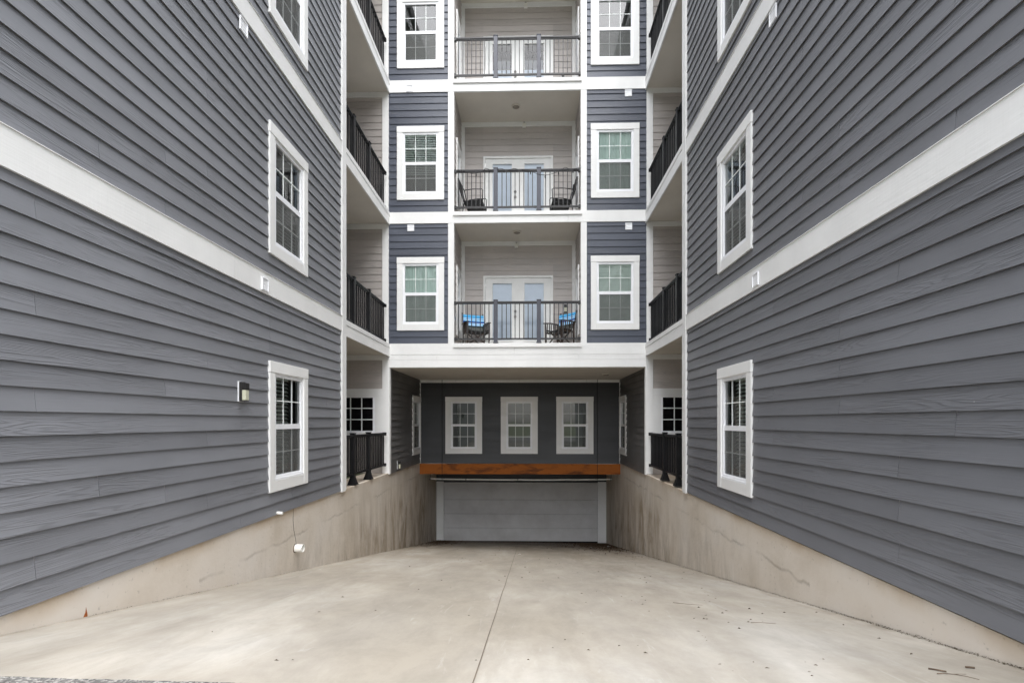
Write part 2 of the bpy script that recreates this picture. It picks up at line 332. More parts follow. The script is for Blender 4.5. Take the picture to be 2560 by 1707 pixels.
def gdoor_mat():
    m, nt, p = newmat('ribbed_grey_door_steel')
    tc = nt.nodes.new('ShaderNodeTexCoord'); sp = nt.nodes.new('ShaderNodeSeparateXYZ'); nt.links.new(tc.outputs['Object'], sp.inputs[0])
    n = noise(nt, (1.2, 1, 1.4), 1.0, 7, 0.65)
    r = ramp(nt, n.outputs['Fac'], [(0.3, (0.50, 0.49, 0.48)), (0.7, (0.66, 0.66, 0.655))])
    s = noise(nt, (9, 1, 0.6), 1.0, 6, 0.7); sm = ramp(nt, s.outputs['Fac'], [(0.56, 0.0), (0.72, 1.0)]).outputs[0]
    base = mixc(nt, r.outputs[0], (0.62, 0.60, 0.56), mathn(nt, 'MULTIPLY', sm, 0.35))
    nt.links.new(base, p.inputs['Base Color']); p.inputs['Roughness'].default_value = 0.55
    h = mathn(nt, 'SINE', mathn(nt, 'MULTIPLY', sp.outputs[2], 150.0)); bump(nt, h, 0.25, 0.003, p)
    return m
M['gdoor'] = gdoor_mat()
def towel_mat():
    m, nt, p = newmat('blue_striped_towel')
    tc = nt.nodes.new('ShaderNodeTexCoord'); sp = nt.nodes.new('ShaderNodeSeparateXYZ'); nt.links.new(tc.outputs['Object'], sp.inputs[0])
    t = mathn(nt, 'MULTIPLY', mathn(nt, 'SUBTRACT', sp.outputs[2], 0.55), 3.6)
    r = nt.nodes.new('ShaderNodeValToRGB'); r.color_ramp.interpolation = 'CONSTANT'
    cs = [(0.0, (0.05, 0.36, 0.72)), (0.15, (0.75, 0.85, 0.95)), (0.22, (0.06, 0.40, 0.75)), (0.32, (0.7, 0.82, 0.93)), (0.38, (0.01, 0.05, 0.30)),
          (0.52, (0.08, 0.42, 0.78)), (0.60, (0.75, 0.86, 0.95)), (0.66, (0.06, 0.38, 0.75)), (0.76, (0.7, 0.85, 0.95)), (0.82, (0.04, 0.35, 0.72)), (0.93, (0.10, 0.45, 0.8))]
    e = r.color_ramp.elements
    while len(e) < len(cs): e.new(0.99)
    for el, (p_, c_) in zip(e, cs): el.position = p_; el.color = (*c_, 1)
    nt.links.new(t, r.inputs[0]); nt.links.new(r.outputs[0], p.inputs['Base Color']); p.inputs['Roughness'].default_value = 0.9
    return m
M['towel'] = towel_mat()

# ---------------------------------------------------------------- mesh helpers
class MB:
    def __init__(s): s.v = []; s.f = []
    def poly(s, pts):
        b = len(s.v); s.v += [tuple(p) for p in pts]; s.f.append(tuple(range(b, b+len(pts)))); return s
    def box(s, x0, x1, y0, y1, z0, z1):
        b = len(s.v)
        s.v += [(x0,y0,z0),(x1,y0,z0),(x1,y1,z0),(x0,y1,z0),(x0,y0,z1),(x1,y0,z1),(x1,y1,z1),(x0,y1,z1)]
        s.f += [tuple(b+i for i in q) for q in ((0,3,2,1),(4,5,6,7),(0,1,5,4),(1,2,6,5),(2,3,7,6),(3,0,4,7))]
        return s
    def tube(s, pts, r, n=8, r2=None, caps=True):
        pts = [Vector(p) for p in pts]; rings = []
        for i, p in enumerate(pts):
            d = (pts[min(i+1, len(pts)-1)] - pts[max(i-1, 0)]).normalized()
            up = Vector((0,0,1)) if abs(d.z) < 0.9 else Vector((1,0,0))
            a = d.cross(up).normalized(); b = d.cross(a).normalized()
            rr = r if r2 is None else r + (r2-r)*i/(len(pts)-1)
            base = len(s.v)
            for k in range(n):
                t = 2*math.pi*k/n; s.v.append(tuple(p + a*math.cos(t)*rr + b*math.sin(t)*rr))
            rings.append(base)
        for i in range(len(rings)-1):
            for k in range(n):
                s.f.append((rings[i]+k, rings[i]+(k+1)%n, rings[i+1]+(k+1)%n, rings[i+1]+k))
        if caps:
            s.f.append(tuple(rings[0]+k for k in range(n))[::-1]); s.f.append(tuple(rings[-1]+k for k in range(n)))
        return s
    def bar(s, a, b, wx, wy):
        """rectangular bar between two points, wx across (horizontal), wy the other way"""
        a = Vector(a); b = Vector(b); d = (b-a).normalized()
        up = Vector((0,0,1)) if abs(d.z) < 0.95 else Vector((0,1,0))
        u = d.cross(up).normalized()*wx/2; v = u.cross(d).normalized()*wy/2
        base = len(s.v)
        for p in (a, b):
            for q in (-u-v, u-v, u+v, -u+v): s.v.append(tuple(p+q))
        s.f += [tuple(base+i for i in q) for q in ((3,2,1,0),(4,5,6,7),(0,1,5,4),(1,2,6,5),(2,3,7,6),(3,0,4,7))]
        return s
    def mesh(s, name, m, smooth=False):
        me = bpy.data.meshes.new(name); me.from_pydata(s.v, [], s.f); me.materials.append(M[m] if isinstance(m, str) else m)
        if smooth:
            for p in me.polygons: p.use_smooth = True
        me.update(); return me
    def build(s, name, m, parent=None, smooth=False, bevel=0):
        return link(s.mesh(name, m, smooth), name, parent, bevel)
def link(me, name, parent=None, bevel=0):
    o = bpy.data.objects.new(name, me); col.objects.link(o)
    if parent is not None: o.parent = parent
    if bevel:
        b = o.modifiers.new('bevel', 'BEVEL'); b.width = bevel; b.segments = 2; b.limit_method = 'ANGLE'
    return o
def tag(o, label=None, cat=None, group=None, kind=None):
    if label: o['label'] = label
    if cat: o['category'] = cat
    if group: o['group'] = group
    if kind: o['kind'] = kind
    return o
def empty(name, loc=(0,0,0), rz=0, label=None, cat=None, group=None):
    o = bpy.data.objects.new(name, None); o.location = loc; o.rotation_euler = (0,0,rz); o.empty_display_size = 0.2
    col.objects.link(o); tag(o, label, cat, group); return o

# planes: map (u, z, off) to world; off is how far the point stands out towards the viewer
def pl_left(x): return lambda u, z, o: (x+o, u, z)
def pl_right(x): return lambda u, z, o: (x-o, u, z)
def pl_front(y): return lambda u, z, o: (u, y-o, z)
def pl_back(y): return lambda u, z, o: (u, y+o, z)

def free_rects(u0, u1, z0, z1, holes):
    """cut the rectangle round the holes: list of (ua, ub, za, zb)"""
    us = sorted({u0, u1, *[min(max(h[i], u0), u1) for h in holes for i in (0, 1)]})
    out = []
    for ua, ub in zip(us, us[1:]):
        if ub-ua < 1e-4: continue
        mid = (ua+ub)/2; segs = [(z0, z1)]
        for h in holes:
            if h[0] < mid < h[1]:
                n = []
                for a, b in segs:
                    if h[3] <= a or h[2] >= b: n.append((a, b)); continue
                    if h[2] > a: n.append((a, h[2]))
                    if h[3] < b: n.append((h[3], b))
                segs = n
        out += [(ua, ub, a, b) for a, b in segs if b-a > 1e-4]
    return out
def lap(name, mat, plane, u0, u1, z0, z1, holes=(), parent=None, e=EXP, lip=0.019, top=0.003, joints=True, label=None, step=3.66):
    mb = MB(); z = z0; k = 0
    while z < z1-1e-4:
        zt = min(z+e, z1)
        off = lambda q: lip + (top-lip)*(q-z)/e
        js = [u0]
        if joints:
            j = u0 + random.choice((0.35, 0.95, 1.55, 2.2, 2.8, 3.3))*step/3.66
            while j < u1-0.3: js.append(j); j += step
        js.append(u1)
        for a, b in zip(js, js[1:]):
            g = 0.0016 if joints else 0
            wob = random.uniform(-0.0008, 0.0008)
            for ua, ub, za, zb in free_rects(a+g, b-g, z, zt, holes):
                zs = (za, zb)
                # a front face, an underside, and the two end edges, joined so that one board is one island
                o0, o1 = off(za)+wob, off(zb)+wob
                if za > z+1e-5:          # cut from below by an opening: plain piece
                    lows = [(za, o0), (za, -0.002)]
                else:                    # butt edge 9 mm thick with the dark slot behind it
                    t = min(0.009, o0*0.5)
                    lows = [(za, o0), (za, o0-t), (min(za+0.018, zb), o0-t-0.001), (min(za+0.018, zb), -0.002)]
                base = len(mb.v); nl = len(lows)
                for uu in (ua, ub):
                    mb.v += [plane(uu, q, o) for q, o in lows] + [plane(uu, zb, o1)]
                k1 = nl+1
                mb.f.append((base, base+k1, base+k1+nl, base+nl))
                for i in range(nl-1): mb.f.append((base+i, base+i+1, base+k1+i+1, base+k1+i))
                mb.f.append((base, base+nl, base+nl-1) if nl == 2 else (base, base+nl, base+nl-2, base+1))
                mb.f.append((base+k1, base+k1+1, base+k1+nl) if nl == 2 else (base+k1, base+k1+1, base+k1+nl-2, base+k1+nl))
        z = zt; k += 1
    # backing sheet
    o = mb.build(name, mat, parent)
    if label: o['label'] = label
    return o
def backing(mb, plane, u0, u1, z0, z1, holes=(), off=-0.004):
    for ua, ub, za, zb in free_rects(u0, u1, z0, z1, holes):
        mb.poly([plane(ua, za, off), plane(ub, za, off), plane(ub, zb, off), plane(ua, zb, off)])
def slab(mb, plane, u0, u1, z0, z1, o0, o1):
    """box given in plane coordinates"""
    p = [plane(u, z, o) for u in (u0, u1) for z in (z0, z1) for o in (o0, o1)]
    xs = [q[0] for q in p]; ys = [q[1] for q in p]; zs = [q[2] for q in p]
    mb.box(min(xs), max(xs), min(ys), max(ys), min(zs), max(zs)); return mb

# ---------------------------------------------------------------- windows
WW, WH = 1.10, 1.68                       # size over the casing
_cache = {}
def cached(key, fn):
    if key not in _cache: _cache[key] = fn()
    return _cache[key]
def slats(x0, x1, z0, z1, tilt, pitch, depth=0.045, y=0.065):
    mb = MB(); z = z1
    dy = math.cos(tilt)*depth/2; dz = math.sin(tilt)*depth/2
    while z > z0:
        jj = random.uniform(-0.0015, 0.0015)
        mb.poly([(x0, y-dy, z-dz+jj), (x1, y-dy, z-dz+jj), (x1, y+dy, z+dz), (x0, y+dy, z+dz)])
        z -= pitch
    mb.box(x0, x1, y-0.02, y+0.02, z1, z1+0.03)
    return mb
def folds(x0, x1, z0, z1, y=0.065, n=26, amp=0.016, seed=1):
    rnd = random.Random(seed); mb = MB(); cols = []
    for i in range(n*3+1):
        t = i/(n*3); cols.append((x0+(x1-x0)*t, y+amp*math.sin(i*2.1+rnd.uniform(-.5, .5))))
    for i in range(len(cols)-1):
        (a, ya), (b, yb) = cols[i], cols[i+1]
        mb.poly([(a, ya, z0), (b, yb, z0), (b, yb*0.98, z1), (a, ya*0.98, z1)])
    return mb
def window(parent, loc, rz, w=WW, h=WH, cover='blind', screen=True, split=True, label=None, depth=1.3, cas=0.132):
    """frame (the part) > casing, pane, grille, screen, covering, interior"""
    k = (w, h, split, cas)
    x1 = w/2; ci = x1-cas; fi = ci-0.052                    # casing inner, glass edge
    zb, zt = 0.142, h-0.142; gb, gt = zb+0.05, zt-0.05; zm = (gb+gt)/2
    def fr():
        m = MB()
        for s in (-1, 1): m.box(min(s*fi, s*ci), max(s*fi, s*ci), -0.018, 0.07, zb, zt)
        m.box(-fi, fi, -0.018, 0.07, zb, gb); m.box(-fi, fi, -0.018, 0.07, gt, zt)
        if split:
            m.box(-fi, fi, -0.008, 0.06, zm-0.034, zm+0.034)
            for s in (-1, 1): m.box(min(s*fi, s*(fi-0.012)), max(s*fi, s*(fi-0.012)), -0.006, 0.05, gb+0.012, zm-0.034)
            m.box(-fi, fi, -0.006, 0.05, gb, gb+0.012)
        m.box(-ci, ci, -0.03, -0.018, zb, zb+0.022)
        return m.mesh('window', 'vinyl')
    o = link(cached(('fr',)+k, fr), 'window', parent); o.location = loc; o.rotation_euler = (0, 0, rz)
    if label: o['label'] = label
    def ca():
        m = MB()
        m.box(-x1, -ci-0.0015, -0.036, -0.001, 0, h-0.145); m.box(ci+0.0015, x1, -0.036, -0.001, 0, h-0.145)
        m.box(-ci, ci, -0.033, -0.001, 0, zb-0.002)
        m.box(-x1-0.004, x1+0.004, -0.040, -0.001, h-0.142, h)
        return m.mesh('casing', 'trim')
    link(cached(('ca',)+k, ca), 'casing', o, 0.003)
    def pn(a, b): return lambda: MB().poly([(-fi, 0.012, a), (fi, 0.012, a), (fi, 0.012, b), (-fi, 0.012, b)]).mesh('pane', 'glass')
    def gr(a, b, rows, back=0.0):
        def f():
            m = MB(); t = 0.0065
            for i in (1, 2):
                x = -fi + 2*fi*i/3; m.box(x-t, x+t, 0.003+back, 0.0105+back, a, b)
            for j in range(1, rows):
                z = a+(b-a)*j/rows; m.box(-fi, fi, 0.004+back, 0.0100+back, z-t, z+t)
            return m.mesh('grille', 'muntin')
        return f
    if split:
        for nm, a, b in (('u', zm+0.034, gt), ('l', gb+0.012, zm-0.034)):
            link(cached(('pn', nm)+k, pn(a, b)), 'pane', o); link(cached(('gr', nm)+k, gr(a, b, 2, 0.0)), 'grille', o)
        if screen:
            link(cached(('sc',)+k, lambda: MB().poly([(-fi+0.004, -0.004, gb+0.004), (fi-0.004, -0.004, gb+0.004), (fi-0.004, -0.004, zm-0.03), (-fi+0.004, -0.004, zm-0.03)]).mesh('insect_screen', 'screen')), 'insect_screen', o)
    else:
        link(cached(('pn', 'f')+k, pn(gb, gt)), 'pane', o); link(cached(('gr', 'f')+k, gr(gb, gt, 4)), 'grille', o)
    # what hangs behind the glass
    def cv():
        if cover == 'blind': return slats(-fi-0.02, fi+0.02, gb+0.05, gt-0.01, R(48), 0.046)
        if cover == 'blind_right': return slats(-fi*0.45, fi+0.02, gb+0.03, gt-0.28, R(44), 0.048)
        if cover == 'blind_two_thirds_left': return slats(-fi-0.02, fi*0.33, gb+0.03, gt-0.01, R(44), 0.052)
        if cover == 'blind_two_thirds_right': return slats(-fi*0.33, fi+0.02, gb+0.03, gt-0.01, R(44), 0.052)
        if cover == 'blind_closed': return slats(-fi-0.02, fi+0.02, gb-0.02, gt-0.01, R(66), 0.036)
        if cover == 'blind_low': return slats(-fi-0.02, fi+0.02, zm-0.25, gt-0.01, R(50), 0.042)
        if cover == 'curtain': return folds(-fi-0.02, fi+0.02, gb-0.03, gt+0.02)
        return None
    if cover and cover != 'none':
        isc = cover == 'curtain'
        me = cached(('cv', cover)+k, lambda: cv().mesh('curtain' if isc else 'blind', 'curtain' if isc else 'blind', isc))
        link(me, 'curtain' if isc else 'blind', o)
    def rm():
        m = MB(); a, b, c, d2 = -ci, ci, zb, zt; dd = depth
        m.poly([(a, 0.06, c), (b, 0.06, c), (b, dd, c), (a, dd, c)]); m.poly([(a, 0.06, d2), (b, 0.06, d2), (b, dd, d2), (a, dd, d2)])
        m.poly([(a, 0.06, c), (a, dd, c), (a, dd, d2), (a, 0.06, d2)]); m.poly([(b, 0.06, c), (b, dd, c), (b, dd, d2), (b, 0.06, d2)])
        m.poly([(a, dd, c), (b, dd, c), (b, dd, d2), (a, dd, d2)])
        return m.mesh('interior', 'room')
    link(cached(('rm', depth)+k, rm), 'interior', o)
    return o
def hole(uc, z0, w=WW, h=WH): return (uc-w/2+0.02, uc+w/2-0.02, z0+0.02, z0+h-0.02)

# ---------------------------------------------------------------- railing
def railing(parent, name, loc, rz, L, posts, pm, rm, hgt=0.93, feet=False, zb=0.09, label=None, blade=False):
    m = MB()
    m.box(0, L, -0.032, 0.032, hgt-0.030, hgt); m.box(0, L, -0.018, 0.018, hgt-0.055, hgt-0.030)
    m.box(0, L, -0.020, 0.020, zb-0.018, zb+0.018)
    for x in (0, L):
        s = 0.05 if x == 0 else -0.05
        m.box(min(x, x+s), max(x, x+s), -0.040, 0.040, hgt-0.065, hgt+0.006); m.box(min(x, x+s), max(x, x+s), -0.034, 0.034, zb-0.035, zb+0.035)
    o = m.build(name, rm, parent); o.location = loc; o.rotation_euler = (0, 0, rz)
    if label: o['label'] = label
    pw = 0.043 if pm == 'black' else 0.046
    def post_mesh():
        p = MB(); p.box(-pw, pw, -pw, pw, 0.0, hgt+0.02); p.box(-pw-0.007, pw+0.007, -pw-0.007, pw+0.007, hgt+0.02, hgt+0.038)
        if feet:
            p.box(-0.085, 0.085, -0.085, 0.085, 0.0, 0.014)
            for i in range(5): t = 0.075-0.006*i; p.box(-t, t, -t, t, 0.014+i*0.022, 0.036+i*0.022)
        else: p.box(-pw-0.012, pw+0.012, -pw-0.012, pw+0.012, 0.0, 0.03)
        return p.mesh('post', pm)
    pme = cached(('post', pm, feet, hgt), post_mesh)
    for x in posts:
        q = link(pme, 'post', o, 0.004); q.location = (x, 0, 0)
    bme = cached(('bal', rm, hgt, zb), lambda: MB().box(*((-0.0125, 0.0125)*2 if pm == 'black' else (-0.0095, 0.0095)*2), zb, hgt-0.04).mesh('baluster', rm))
    n = round(L/(0.120 if pm == 'black' else 0.1016)); 
    for i in range(1, n):
        x = L*i/n
        if any(abs(x-p) < pw+0.012 for p in posts): continue
        b = link(bme, 'baluster', o); b.location = (x, 0, 0)
    return o

# ================================================================ THE SETTING
def dz(x, y): return -(0.726 + 0.1925*y) - 0.012*(x-WL)
mb = MB(); ny = 60; nx = 16; y0, y1 = 2.285, YG+0.35; x0, x1 = WL-0.02, WR+0.02
for xa, xb in ((-14.0, x0), (x0, x1), (x1, 14.0)):
    pass
rows = []
for j in range(ny+1):
    y = y0+(y1-y0)*j/ny; row = []
    for i in range(nx+1):
        x = x0+(x1-x0)*i/nx; row.append(len(mb.v)); mb.v.append((x, y, dz(x, y)))
    rows.append(row)
JX = -0.16    # the sawn joint runs down the middle: leave a narrow groove
for j in range(ny):
    for i in range(nx): mb.f.append((rows[j][i], rows[j][i+1], rows[j+1][i+1], rows[j+1][i]))
drive = mb.build('driveway', 'drive', smooth=True); tag(drive, 'pale concrete ramp sloping down between the wings to the garage door', 'driveway', kind='structure')
m = MB()
ys = [y0+(y1-y0)*j/30 for j in range(31)]
rj = random.Random(3)
jx = [(-0.262-0.006*(y-2.39)+rj.uniform(-0.003, 0.003)) for y in ys]
for j in range(30):
    m.poly([(jx[j]-0.003, ys[j], dz(jx[j], ys[j])+0.003), (jx[j]+0.003, ys[j], dz(jx[j], ys[j])+0.003), (jx[j+1]+0.003, ys[j+1], dz(jx[j+1], ys[j+1])+0.003), (jx[j+1]-0.003, ys[j+1], dz(jx[j+1], ys[j+1])+0.003)])
M['joint'] = simple('dark_joint_filler', (0.12, 0.095, 0.07), 0.9, var=0.4, sc_=(3, 3, 3))
jo = m.build('expansion_joint', 'joint', drive)
# road: meets the head of the ramp with a slightly ragged edge
m = MB(); rr = random.Random(5); zr = dz(WL, 2.297)+0.006; pts = []
for i in range(241):
    x = -6+12*i/240; ye = 2.297+0.004*math.sin(i*0.7)+rr.uniform(-0.006, 0.006); pts.append((x, ye, dz(x, ye)+0.006))
for a, b in zip(pts, pts[1:]):
    m.poly([(a[0], 1.2, zr-0.005), (b[0], 1.2, zr-0.005), b, a])
m.poly([(-60, -9, zr-0.03), (60, -9, zr-0.03), (60, 1.2, zr-0.005), (-60, 1.2, zr-0.005)])
for sx in (-1, 1):
    m.poly([(sx*6, 1.2, zr-0.005), (sx*60, 1.2, zr-0.005), (sx*60, 2.4, zr-0.005), (sx*6, 2.4, zr-0.005)])
tag(m.build('road', 'asphalt'), 'rough grey asphalt lane at the top of the concrete ramp', 'road', kind='structure')
m = MB(); zg = zr-0.045
for a in ((-900, 900, -900, 2.2), (-900, WL-0.6, 2.2, 900), (WR+0.6, 900, 2.2, 900), (WL-0.6, WR+0.6, YG+1.2, 900)):
    m.poly([(a[0], a[2], zg), (a[1], a[2], zg), (a[1], a[3], zg), (a[0], a[3], zg)])
tag(m.build('ground', 'ground'), 'open ground round the building', 'ground', kind='structure')

# ================================================================ RETAINING WALLS
for nm, x, s, lab in (('retaining_wall', WL, -1, 'stained tan concrete wall under the left siding, with the white pipe stub'),
                      ('retaining_wall', WR, 1, 'stained grey concrete wall under the right siding, with dirt along its foot')):
    xi = x; xo = x+s*0.55
    top = -1.20 if s < 0 else -1.215
    m = MB(); m.box(min(xi, xo), max(xi, xo), 1.0, YG+0.3, -4.7, top)
    tag(m.build(nm, 'concrete'), lab, 'concrete wall')

# ================================================================ WINGS
def wing(side):
    left = side < 0
    X = WL if left else WR
    P = pl_left(X) if left else pl_right(X)
    s = -1 if left else 1                  # direction into the wing
    rz = R(90) if left else R(-90)
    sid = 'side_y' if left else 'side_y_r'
    root = empty('apartment_wing', (X+s*4, 5, -1.2), 0,
                 'left wing of the apartment building, mid grey lap siding, wall lamp beside its lowest window' if left else
                 'right wing of the apartment building, grey lap siding coloured darker as if in shade and no wall lamp', 'building')
    off = Vector((-root.location.x, -root.location.y, -root.location.z))
    def part(o): o.location = Vector(o.location)+off; return o
    yc = 6.875 if left else 6.78
    wins = ((-0.893 if left else -0.915, 'blind_two_thirds_left' if left else 'blind_two_thirds_right'), (2.115 if left else 2.085, 'blind_right' if left else 'blind'), (5.125 if left else 5.085, 'none'), (8.15, 'blind'))
    holes = [hole(yc, z, WW, 1.66) for z, c in wins]
    # siding, storey by storey, between belt boards
    tops = [-1.2, 1.577, 4.602, 7.65, 10.70] if left else [-1.2, 1.560, 4.568, 7.61, 10.66]
    for k in range(4):
        zlo = -1.20 if k == 0 else tops[k]+0.255
        zhi = tops[k+1]
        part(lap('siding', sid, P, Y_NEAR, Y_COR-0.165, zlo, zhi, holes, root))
    m = MB(); backing(m, P, Y_NEAR, Y_COR, -1.2, TOP, holes); 
    # closed shell of the wing so that no light gets in
    xo = X+s*11
    m.poly([(X-s*-0.004, Y_NEAR, -1.2), (xo, Y_NEAR, -1.2), (xo, Y_NEAR, TOP), (X-s*-0.004, Y_NEAR, TOP)])
    m.poly([(xo, Y_NEAR, -1.2), (xo, D+7, -1.2), (xo, D+7, TOP), (xo, Y_NEAR, TOP)])
    part(m.build('wall_sheathing', 'beige_y', root))
    part(MB().box(min(X, xo)-0.0, max(X, xo), Y_NEAR-0.2, D+7, TOP, TOP+0.3).build('roof', 'roof', root))
    front = lap('siding', 'side_x', pl_front(Y_NEAR), min(X, xo), max(X, xo), -1.2, TOP, (), root, joints=False); part(front)
    # belt boards with a metal drip edge on top
    for k in range(4):
        m = MB(); a = Y_NEAR
        for a, b in ((Y_NEAR, 1.9), (1.9, 5.56), (5.56, Y_COR-0.165)):
            slab(m, P, a+0.001, b-0.001, tops[k+1], tops[k+1]+0.255, 0.0, 0.032)
        slab(m, P, Y_NEAR, Y_COR-0.165, tops[k+1]+0.2555, tops[k+1]+0.261, 0.0, 0.040)
        part(m.build('belt_board', 'trim', root))
    # corner board
    m = MB()
    for a, b in ((-1.22, 2.02), (2.022, 5.1), (5.102, 8.1), (8.102, TOP)):
        slab(m, P, Y_COR-0.165, Y_COR, a, b, 0.0, 0.040)
    slab(m, P, Y_COR, Y_COR+0.03, -1.20, TOP, -0.14, 0.040)
    part(m.build('corner_board', 'trim', root, bevel=0.003))
    for z, c in wins:
        lab = None
        o = window(root, (X, yc, z), rz, h=1.66, cover=c, depth=1.6); part(o)
    # side balconies: floor slab, fascia, end wall, back wall, ceiling trim, railing
    xb = X+s*2.0
    PE = pl_front(D)                                   # end wall faces the camera
    xe0, xe1 = sorted((X+s*0.125, xb))
    wz = (xe0, xe1)
    for k in range(5):
        zf = FL[k]; 
        if k > 0:
            zt = zf+0.004 if left else zf-0.008
            m = MB(); xa, xbb = sorted((X, xb))
            m.box(xa, xbb, Y_COR+0.03, D, zt-0.245, zt-0.075)
            part(m.build('balcony_slab', 'soffit', root))
            m = MB(); slab(m, P, Y_COR+0.03, D-0.0, zt-0.285, zt-0.085, 0.0, 0.028); part(m.build('fascia', 'trim', root))
            m = MB(); slab(m, P, Y_COR+0.03, D-0.03, zt-0.083, zt, -0.30, 0.036); 
            m.box(xa, xbb, Y_COR+0.03, D, zt-0.075, zt-0.01)
            part(m.build('balcony_floor', 'trim', root))
        else:
            m = MB(); xa, xbb = sorted((X+s*0.5, xb)); m.box(xa, xbb, Y_COR+0.03, D, -1.35, -1.26)
            part(m.build('balcony_floor', 'concrete', root))
    for k in range(4):
        za = FL[k]; zb_ = FL[k+1]-0.245
        hl = []
        if k == 0: hl = [(xe0-1, xe1+1, -0.32, 0.765)]
        for q0, q1 in (((za, -0.32), (0.765, zb_-0.12)) if k == 0 else ((za, zb_-0.12),)):
            part(lap('end_wall', 'beige_x', PE, xe0, xe1, q0, q1, (), root, e=EXP*1.03, lip=0.015, joints=False))
        m = MB(); backing(m, PE, xe0, xe1, za-0.1, zb_+0.1, [], -0.006)
        xs = X+s*2.0
        m.poly([(xs, Y_COR, za-0.1), (xs, D, za-0.1), (xs, D, zb_+0.1), (xs, Y_COR, zb_+0.1)])
        m.poly([(X, Y_COR+0.02, za-0.1), (xs, Y_COR+0.02, za-0.1), (xs, Y_COR+0.02, zb_+0.1), (X, Y_COR+0.02, zb_+0.1)])
        part(m.build('balcony_wall', 'beige_x', root))
        m = MB(); slab(m, PE, xe0, xe1, zb_-0.12, zb_, 0.0, 0.028); part(m.build('ceiling_trim', 'trim', root))
        # end corner board next to the middle block
        ua, ub = sorted((X+s*0.145, X))
        m = MB(); slab(m, PE, ua, ub, za if k else -1.20, zb_+0.0, 0.0, 0.035)
        part(m.build('corner_board', 'trim', root))
    # low terrace window in its white surround
    m = MB()
    gx = X+s*0.37; gw = s*1.05                       # glass edge, runs away from the court
    ga, gb = sorted((gx, gx+gw)); sa, sb = sorted((X+s*0.125, X+s*1.7))
    for a, b, c, d in ((sa, sb, 0.61, 0.768), (sa, ga-0.05, -0.32, 0.607), (gb+0.05, sb, -0.32, 0.607), (ga-0.05, gb+0.05, -0.32, -0.25), (ga-0.05, gb+0.05, 0.56, 0.607)):
        if b > a: m.box(a, b, D-0.03, D-0.002, c, d)
    part(m.build('window_surround', 'trim', root))
    m = MB()
    z0, z1 = -0.21, 0.575
    for a, b, c, d in ((ga-0.05, ga, z0-0.04, z1-0.015), (gb, gb+0.05, z0-0.04, z1-0.015), (ga, gb, z0-0.04, z0)): m.box(a, b, D-0.024, D-0.003, c, d)
    o = part(m.build('terrace_window', 'vinyl', root))
    o2 = MB().poly([(ga, D-0.008, z0), (gb, D-0.008, z0), (gb, D-0.008, z1), (ga, D-0.008, z1)]).build('pane', 'pane_dark', o)
    m = MB(); n = 4
    for i in range(1, n):
        x = ga+(gb-ga)*i/n; m.box(x-0.011, x+0.011, D-0.02, D-0.009, z0, z1)
    for j in (1, 2):
        z = z0+(z1-z0)*j/3; m.box(ga, gb, D-0.019, D-0.0095, z-0.011, z+0.011)
    m.build('grille', 'muntin', o)
    # railings
    L = D-0.12-(Y_COR+0.03)
    xr = X+s*0.06
    for k in range(4):
        zf = FL[k] if k == 0 else (FL[k]+(0.004 if left else -0.008))
        y_ = Y_COR+0.03
        if left: part(railing(root, 'balcony_railing', (xr, y_, zf), R(90), L, (0.62, 1.56), 'black', 'black', hgt=0.94 if k == 0 else 0.90, feet=(k == 0), zb=0.20 if k == 0 else 0.07))
        else: part(railing(root, 'balcony_railing', (xr, y_, zf), R(90), L, (0.56, 1.50), 'black', 'black', hgt=0.94 if k == 0 else 0.90, feet=(k == 0), zb=0.20 if k == 0 else 0.07))
    return root
def dark_pane():
    m, nt, p = newmat('unlit_room_glass')
    n = noise(nt, (2, 2, 2), 1.0, 2); r = ramp(nt, n.outputs['Fac'], [(0.3, (0.003, 0.003, 0.004)), (0.7, (0.006, 0.006, 0.007))])
    nt.links.new(r.outputs[0], p.inputs['Base Color']); p.inputs['Roughness'].default_value = 0.08; p.inputs['Specular IOR Level'].default_value = 0.3
    return m
M['pane_dark'] = dark_pane()
left_wing = wing(-1)
right_wing = wing(1)

# ================================================================ MIDDLE BLOCK
root = empty('apartment_block', (-0.3, 16, -4), 0, 'middle block of the building with grey siding coloured blue-grey as if in shade, three stacked balconies and a garage below', 'building')
off = Vector((-root.location.x, -root.location.y, -root.location.z))
def part(o): o.location = Vector(o.location)+off; return o
PF = pl_front(D)
XO0, XO1 = -1.744, 1.19                              # balcony opening
JL, JR = XO0-0.139, XO1+0.137
band = [(1.555, 1.815), (4.606, 4.868), (7.655, 7.933), (10.70, 10.97)]
fz = [(2.12, 1.70), (5.155, 1.71), (8.215, 1.68)]
covL = ['curtain', 'blind_low', 'none']; covR = ['blind_closed', 'curtain', 'none']
wl, wr = -2.527, 1.977
hl = [hole(wl, z, 1.10, h) for z, h in fz]; hr = [hole(wr, z, 1.11, h) for z, h in fz]
for i in range(3):
    a, b = band[i][1], band[i+1][0]
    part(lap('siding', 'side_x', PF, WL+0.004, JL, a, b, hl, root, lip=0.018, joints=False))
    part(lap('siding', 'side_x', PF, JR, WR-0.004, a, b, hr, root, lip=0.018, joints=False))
m = MB(); backing(m, PF, WL, XO0-0.02, 1.6, TOP, hl, -0.005); backing(m, PF, XO1+0.02, WR, 1.6, TOP, hr, -0.005)
backing(m, PF, XO0-0.02, XO1+0.02, 10.6, TOP, [], -0.005)
part(m.build('wall_sheathing', 'side_x', root))
for i, (z, h) in enumerate(fz):
    part(window(root, (wl, D, z), 0, 1.10, h, covL[i], depth=1.2)); part(window(root, (wr, D, z), 0, 1.11, h, covR[i], depth=1.2))
